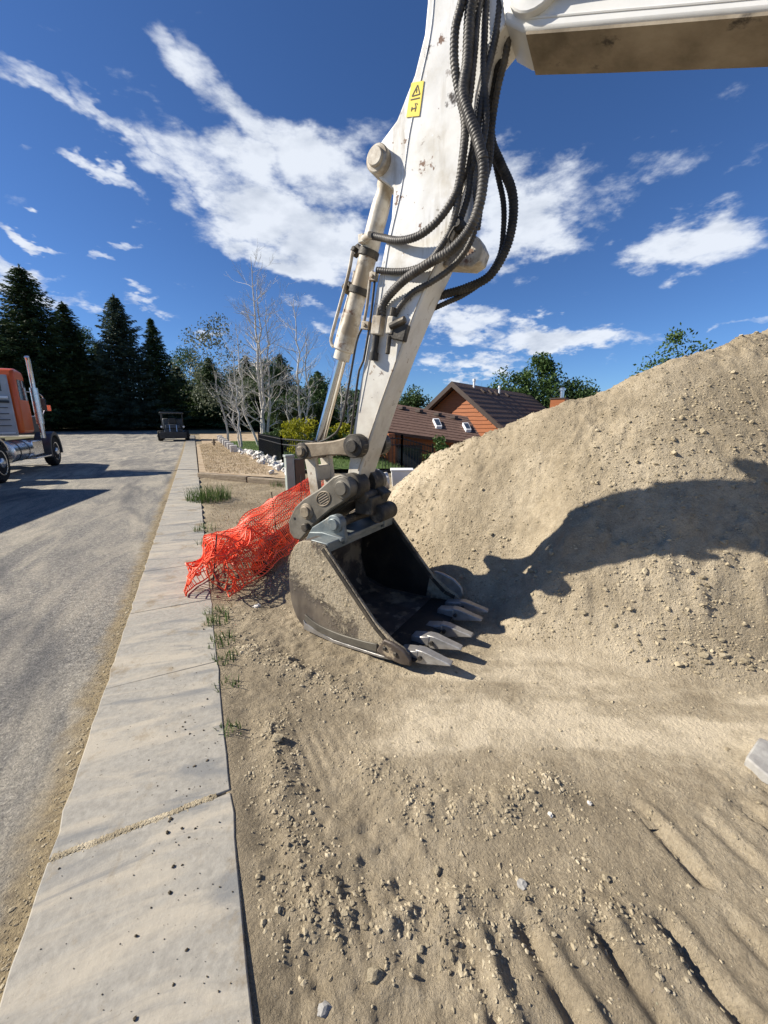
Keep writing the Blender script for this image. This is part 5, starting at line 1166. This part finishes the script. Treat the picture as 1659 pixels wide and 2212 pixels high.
for i, (x, yt, F, rad, lab) in enumerate(((462, 772, 50, 4.4, 'green spruce behind the grey-leaved tree'), (540, 768, 47, 4.4, 'green spruce behind the thin bare sapling'), (612, 765, 45, 4.2, 'green spruce between the two largest bare trees'), (690, 802, 42, 3.8, 'green spruce behind the bucket cylinder'), (775, 842, 40, 3.6, 'green spruce hidden behind the stick'))):
    X_, Y_ = at(x, F); conifer(X_, Y_, top_h(x, yt, F), rad, lab, 430 + i, 'leaves_dark', 'green spruces behind the bare trees', density=1.2)
# dark bushes under the conifers, along the far side of the street
for i, (x, yt, F, rad) in enumerate(((150, 862, 48, 2.6), (205, 868, 47, 2.2), (255, 858, 49, 2.8), (320, 862, 49, 2.6), (370, 866, 50, 2.4), (425, 862, 52, 3.0), (478, 868, 50, 2.8), (540, 872, 46, 2.6), (100, 866, 46, 2.4), (40, 860, 46, 3.0))):
    X_, Y_ = at(x, F); broadleaf(X_, Y_, top_h(x, yt, F), rad, ('dark bush at the foot of the tallest spruce, street side', 'dark bush between the tallest spruce and the blue-grey spruce', 'dark bush directly under the blue-grey spruce', 'dark bush between the blue-grey spruce and the slim spruce', 'dark bush at the foot of the slim spruce', 'dark bush across the street behind the ride-on machine', 'dark bush across the street behind the grey-leaved tree', 'dark bush across the street behind the tallest bare tree', 'dark bush behind the nose of the orange truck', 'dark bush hidden behind the orange truck cab')[i], 560 + i, 'leaves_dark', 'dark bushes under the trees', 3500, .24, 40, low=.0, name='bush', cat='bush', trunk_r=.05)
# bare trees
X_, Y_ = at(565, 23.5); Hb = top_h(570, 556, 23.5)
bare_tree(X_, Y_, Hb, 'tallest bare white-barked tree with several stems behind the iron fence', 480, [(0, 0, Hb, (.0, .0)), (-1.0, .1, Hb * .66, (-.02, 0)), (.55, .1, Hb * .80, (.012, .0)), (.18, -.1, Hb * .9, (.01, .0))])
X_, Y_ = at(648, 25); Hb = top_h(650, 640, 25)
bare_tree(X_, Y_, Hb, 'smaller bare tree rising behind the yellow bush', 481, [(0, 0, Hb, (.005, .0)), (.5, 0, Hb * .8, (.01, .0)), (-.8, .1, Hb * .55, (-.01, 0))])
X_, Y_ = at(738, 26); Hb = top_h(740, 745, 26)
bare_tree(X_, Y_, Hb, 'slender bare tree seen between cylinder and stick', 482, [(0, 0, Hb, (.0, .0)), (.4, 0, Hb * .8, (.02, 0))])
X_, Y_ = at(517, 22); Hb = top_h(510, 745, 22)
bare_tree(X_, Y_, Hb, 'thin bare sapling on the strip of lawn', 483, [(0, 0, Hb, (-.01, 0)), (-.3, .1, Hb * .8, (-.03, 0))])
X_, Y_ = at(487, 26); Hb = top_h(480, 672, 26)
broadleaf(X_, Y_, Hb, 2.5, 'open grey-leaved tree at the corner of the lawn', 484, 'leaves_grey', None, 2600, .17, 44, 'aspen_bark', low=.18, trunk_r=.09)
# shrubs
for i, (x, yt, F, rad, mt, lab) in enumerate(((645, 893, 17.5, .95, 'leaves_yellow', 'bright yellow-green bush behind the iron fence'), (742, 912, 17.0, .75, 'leaves_yellow', 'yellow bush glimpsed between cylinder rod and stick'),
        (700, 925, 16.5, .9, 'leaves_dark', 'dark green bush between the two yellow bushes'), (595, 930, 19.5, .9, 'leaves_dark', 'dark green bush behind the black garden fence corner'), (775, 940, 15.5, 1.0, 'leaves_dark', 'dark green bush behind the lower end of the stick'))):
    X_, Y_ = at(x, F); broadleaf(X_, Y_, top_h(x, yt, F), rad, lab, 490 + i, mt, None, 5200, .11, 44, low=.0, name='bush', trunk_r=.03, cat='bush')
X_, Y_ = at(955, 12.5); broadleaf(X_, Y_, top_h(955, 938, 12.5), .55, 'small green shrub against the low cedar wing by the heap', 499, 'leaves', None, 1400, .10, 20, low=.05, name='bush', trunk_r=.03, cat='bush')
# weeds and grass
def tuft(name, x, y, n, h, spread, mat, label, seed, group=None, z=None):
    r = np.random.default_rng(seed); a = r.uniform(0, 6.28, n); rr_ = spread * np.sqrt(r.random(n)); bx = rr_ * np.cos(a); by = rr_ * np.sin(a)
    hh = h * r.uniform(.45, 1.1, n); la = r.uniform(0, 6.28, n); ln = r.uniform(.1, .75, n) * hh; w = .0035 + .02 * hh * .35
    P0 = np.stack([bx, by, np.full(n, -.01)], 1); d = np.stack([np.cos(la), np.sin(la), 0 * la], 1); s = np.stack([-np.sin(la), np.cos(la), 0 * la], 1)
    P1 = P0 + d * ln[:, None] * .35 + np.array([0, 0, 1]) * hh[:, None] * .62; P2 = P0 + d * ln[:, None] + np.array([0, 0, 1]) * hh[:, None]
    V = np.stack([P0 - s * w[:, None], P0 + s * w[:, None], P1 + s * w[:, None] * .7, P1 - s * w[:, None] * .7, P2 + s * w[:, None] * .12, P2 - s * w[:, None] * .12], 1).reshape(-1, 3)
    b = np.arange(n)[:, None] * 6; F = np.concatenate([b + np.array([0, 1, 2, 3]), b + np.array([3, 2, 4, 5])])
    o = raw(name, V, F, mat, None, smooth=False); o.location = (x, y, float(ground_z(np.array(float(x)), np.array(float(y)))) if z is None else z); tag(o, label, 'plant', group); return o
g = G(452, 1082); tuft('grass_tuft', g.x, g.y, 420, .30, .42, 'grass_green', 'large bushy green grass tuft beside the walk near the timber edging', 510)
g = G(610, 1048); tuft('grass_tuft', g.x, g.y, 120, .18, .3, 'grass_green', 'small grass tuft at the foot of the utility box', 511)
for i, (x, y, n, h, sp_) in enumerate(((466, 1350, 60, .085, .10), (472, 1395, 50, .07, .10), (477, 1430, 36, .06, .09), (483, 1490, 30, .055, .08), (489, 1590, 26, .05, .06), (455, 1330, 40, .07, .08), (449, 1180, 60, .10, .16), (441, 1150, 60, .12, .16), (446, 1215, 40, .08, .12))):
    g = G(x, y); tuft('weed', g.x + .02, g.y, n, h, sp_, 'grass_green', ('thickest clump of weeds at the walk edge, first past the netting', 'second clump of weeds along the walk edge counting from the netting', 'third clump of weeds along the walk edge counting from the netting', 'fourth clump of weeds along the walk edge counting from the netting', 'sparse last clump of weeds along the walk edge, farthest from the netting', 'thin weeds close against the near end of the netting', 'weeds squeezed between the walk and the side of the netting', 'weeds squeezed between the walk and the side of the netting', 'weeds squeezed between the walk and the side of the netting')[i], 520 + i, 'weeds along the walk')
# dry stubble on the bare lot and the lawn
def blades(name, pts, h, mat, label, seed):
    r = np.random.default_rng(seed); n = len(pts); hh = h * r.uniform(.4, 1.2, n); la = r.uniform(0, 6.28, n); s = np.stack([-np.sin(la), np.cos(la), 0 * la], 1) * (.004 + .05 * hh)[:, None]
    d = np.stack([np.cos(la), np.sin(la), 0 * la], 1) * (hh * r.uniform(.2, 1.2, n))[:, None]
    V = np.stack([pts - s, pts + s, pts + d + np.array([0, 0, 1]) * hh[:, None]], 1).reshape(-1, 3); o = raw(name, V, np.arange(3 * n).reshape(n, 3), mat, smooth=False); tag(o, label, 'grass', kind='stuff')
r = np.random.default_rng(31)
def inquad(n, Q):
    A, B, C_, D = [np.array(p) for p in Q]; u, v = r.random((n, 1)), r.random((n, 1)); return A * (1 - u) * (1 - v) + B * u * (1 - v) + C_ * u * v + D * (1 - u) * v
P = inquad(9000, [(EL.x + .1, EL.y + .3), (-2.9, 10.4), (-11.0, 27.0), XY(.2, 26.5)]); blades('dry_grass', np.concatenate([P, (base(P[:, 0], P[:, 1]) + .12)[:, None]], 1), .06, 'grass_dry', 'straw-coloured dry grass on the strip beyond the timbers', 1)
P = inquad(9000, [(-3.3, 12.0), (1, 12.3), (-3, 29), (-10.7, 27)]); blades('lawn_grass', np.concatenate([P, (base(P[:, 0], P[:, 1]) + .14)[:, None]], 1), .10, 'grass_green', 'green lawn behind the row of white stones', 2)
P = inquad(5000, [XY(.1, 3.2), XY(2.2, 4.2), XY(3.0, 11.5), XY(.15, 12.0)]); blades('stubble', np.concatenate([P, ground_z(P[:, 0], P[:, 1])[:, None]], 1), .035, 'grass_dry', 'sparse dry stubble on the dirt beside the netting', 3)

# ------------------------------------------------------------------ edging, rocks, fences, boxes, loose stones
ed = (Vector((ER.x, ER.y, 0)) - Vector((EL.x, EL.y, 0))); ea = math.atan2(ed.y, ed.x)
t0 = None
for i, (s0, s1) in enumerate(((0.02, .55), (.56, 1.12))):
    a, b = Vector((EL.x, EL.y, 0)) + ed * s0, Vector((EL.x, EL.y, 0)) + ed * s1
    mb = MB(); L = (b - a).length; mb.box((0, 0, 0), (L, .16, .19)); o = mb.build('landscape_timber', 'timber', None, bevel=.018)
    o.location = ((a + b) / 2) + Vector((0, 0, .06 - .015 * i)); o.rotation_euler = (0, 0, ea)
    tag(o, ('weathered landscape timber whose end meets the walk', 'weathered landscape timber ending at the utility box')[i], 'timber', 'timbers edging the planting bed')
rock_meshes = []
for k in range(6):
    V, F = lumps(np.zeros((1, 3)), np.array([1.]), 600 + k, True, .75, .75); me_o = raw('edging_rock', V, F, 'pale_rock', smooth=False); rock_meshes.append(me_o.data); bpy.data.objects.remove(me_o)
r = np.random.default_rng(77); rl = gpl([(618, 1034), (590, 1010), (560, 995), (530, 984), (508, 978)])
nrock = 86
for i in range(nrock):
    t = (i / nrock) ** .8 * (len(rl) - 1); j = min(int(t), len(rl) - 2); f = t - j; x = rl[j][0] * (1 - f) + rl[j + 1][0] * f + r.normal(0, .16); y = rl[j][1] * (1 - f) + rl[j + 1][1] * f + r.normal(0, .22)
    o = bpy.data.objects.new('edging_rock', rock_meshes[i % 6]); COL.objects.link(o); s = r.uniform(.07, .15); o.scale = (s, s * r.uniform(.7, 1.1), s * r.uniform(.7, 1)); o.rotation_euler = (r.normal(0, .3), r.normal(0, .3), r.uniform(0, 6)); o.location = (x, y, gz(x, y) + .14 + .35 * s)
    tag(o, 'rough white rock in the line edging the planting bed', 'rock', 'white rocks edging the bed')
bm_ = None
for i, t in enumerate(np.linspace(0, 1, 7)):
    g = lerp(G(506, 982), G(476, 958), float(t))
    if bm_ is None: mb = MB(); mb.box((0, 0, .2), (.34, .30, .46)); bm_ = mb.build('edging_block', 'pale_rock', None, bevel=.02); o = bm_
    else: o = inst(bm_)
    o.location = (g.x, g.y, gz(g.x, g.y) + .02); o.rotation_euler = (0, 0, .4 + .1 * math.sin(i * 3)); tag(o, 'upright white stone block closing the end of the rock border', 'block', 'white blocks at the end of the border')
g = PX(463, 968, 23.5); mb = MB(); mb.lathe((0, 0, 0), (0, 0, 1), [(-.05, .11), (.05, .11), (.05, .085), (.50, .085), (.50, .10), (.56, .10), (.66, .05)], 16); mb.cyl((-.15, 0, .4), (.15, 0, .4), .05, 10); o = mb.build('post_marker', 'timber'); o.location = (g.x, g.y, gz(g.x, g.y)); o.scale = (.8, .8, .8); tag(o, 'short brown hydrant-like post by the walk near the ride-on machine', 'post')
def iron_fence(name, pts, h, label, n_per=.13, z=None):
    root = empty(name, pts[0] if len(pts[0]) == 3 else (*pts[0], gz(*pts[0]))); tag(root, label, 'fence'); pk_me = None
    P = [Vector((p[0], p[1], gz(p[0], p[1]) if z is None else z)) - root.location for p in pts]
    for a, b in zip(P[:-1], P[1:]):
        for zz in (h * .95, h * .78, h * .12):
            mb = MB(); mb.tube([a + Vector((0, 0, zz)), b + Vector((0, 0, zz))], .018, 6); mb.build('rail', 'black_paint', root)
        L = (b - a).length; n = int(L / n_per)
        for k in range(n + 1):
            if pk_me is None: mb = MB(); mb.box((0, 0, h / 2), (.018, .018, h)); o = mb.build('picket', 'black_paint', root); pk_me = o
            else: o = inst(pk_me, root)
            o.location = a + (b - a) * k / n
        for q in (a, b): mb = MB(); mb.box(q + Vector((0, 0, h * .52)), (.06, .06, h * 1.06)); mb.build('post', 'black_paint', root)
    return root
fl = gpl([(562, 985), (612, 1012)])
iron_fence('iron_fence', [(-9.5, 24.0), (fl[0][0], fl[0][1]), (fl[1][0], fl[1][1]), (-2.0, 11.2)][1:], 1.05, 'black iron picket fence running behind the white rocks')
iron_fence('iron_fence', [(-.35, 11.2), (.55, 11.9), (1.6, 12.7)], 1.15, 'black iron picket fence in front of the low cedar wing', .12)
ub = G(628, 1060); root = empty('utility_box', (ub.x, ub.y, 0), .5); tag(root, 'grey-green utility pedestal standing at the end of the timbers', 'utility box')
mb = MB(); mb.box((0, 0, .38), (.19, .19, .80)); body = mb.build('cabinet', 'grey_green_box', root, bevel=.015); mb = MB(); mb.box((0, 0, .80), (.22, .22, .06)); mb.build('lid', 'grey_green_box', root, bevel=.012)
mb = MB(); mb.box((-.098, 0, .45), (.008, .08, .16)); mb.build('label_plate', 'white_trim', body)
mb = MB(); mb.box((.23, .05, .34), (.24, .24, .76)); mb.build('meter_box', 'brown_box', root, bevel=.015)
wb = PX(868, 1030, 9.6); mb = MB()
mb.prism([(-.24, -.3), (.24, -.3), (.27, .12), (-.27, .12)], -.18, .18); mb.prism([(-.29, .12), (.29, .12), (.29, .16), (-.29, .16)], -.2, .2); o = mb.build('plastic_tub', 'white_plastic', None, bevel=.01); o.location = (wb.x, wb.y, .25); tag(o, 'white plastic tub by the black fence where the heap ends', 'tub')
bo = PX(820, 1045, 9.0); 
o = bpy.data.objects.new('boulder', rock_meshes[2]); COL.objects.link(o); o.location = (bo.x - .05, bo.y, .22); o.scale = (.26, .24, .26); o.rotation_euler = (.2, 0, 1); tag(o, 'pale boulder at the foot of the heap behind the coupler', 'boulder')
# grey paver lying at the edge of the clearing
cg = G(1650, 1660); mb = MB(); mb.prism([(-.085, -.10), (.11, -.09), (.16, .0), (.12, .10), (-.07, .085), (-.10, .01)], 0, .055, axes='xy'); o = mb.build('concrete_chunk', 'stone_grey', None, bevel=.008); o.location = (cg.x + .05, cg.y, ground_z(np.array(cg.x), np.array(cg.y)) - .01); o.rotation_euler = (.05, -.06, .5); tag(o, 'flat grey broken concrete slab piece on the pale dirt', 'concrete piece')
# single stones that stand out
r = np.random.default_rng(91)
for i, (x, y, s, lab) in enumerate(((808, 2112, .022, 'round tan stone sitting alone on smooth dirt'), (1312, 1890, .017, 'stone in deep shade at the edge of the cleat prints'), (1128, 1910, .014, 'bluish flat pebble on the smooth dirt'), (945, 1870, .016, 'stone beside the ridge of clods'), (1190, 1752, .012, 'whitish pebble on the smooth dirt'), (555, 1312, .035, 'pale stone at the near foot of the netting'),
        (700, 2185, .018, 'grey cobble in a cluster of small stones'), (1276, 1726, .013, 'bright pebble beside a small dent'), (600, 1605, .024, 'stone at the head of the clod ridge'))):
    g = G(x, y); o = bpy.data.objects.new('stone', rock_meshes[i % 6]); COL.objects.link(o); o.data = o.data.copy(); o.data.materials[0] = MATS['stone_grey' if i in (2, 6) else 'clod' if i in (0, 1, 3, 8) else 'pale_rock']
    o.location = (g.x, g.y, float(ground_z(np.array(g.x), np.array(g.y))) + s * .35); o.scale = (s, s * .9, s * .75); o.rotation_euler = (0, 0, r.uniform(0, 6)); tag(o, lab, 'stone', 'loose stones on the dirt')
# stick lying in the foreground
g0, g1 = G(775, 2165), G(745, 2212); mb = MB(); mb.tube(smooth_path([(g0.x, g0.y, -.01), ((g0.x + g1.x) / 2 - .004, (g0.y + g1.y) / 2, -.002), (g1.x, g1.y, -.006), (g1.x - .03, g1.y - .06, -.01)], .01), .0035, 6); o = mb.build('twig', 'bark'); tag(o, 'thin dark twig lying on the dirt', 'twig')
# clods inside the bucket and dirt spilled under the teeth belong to the ground
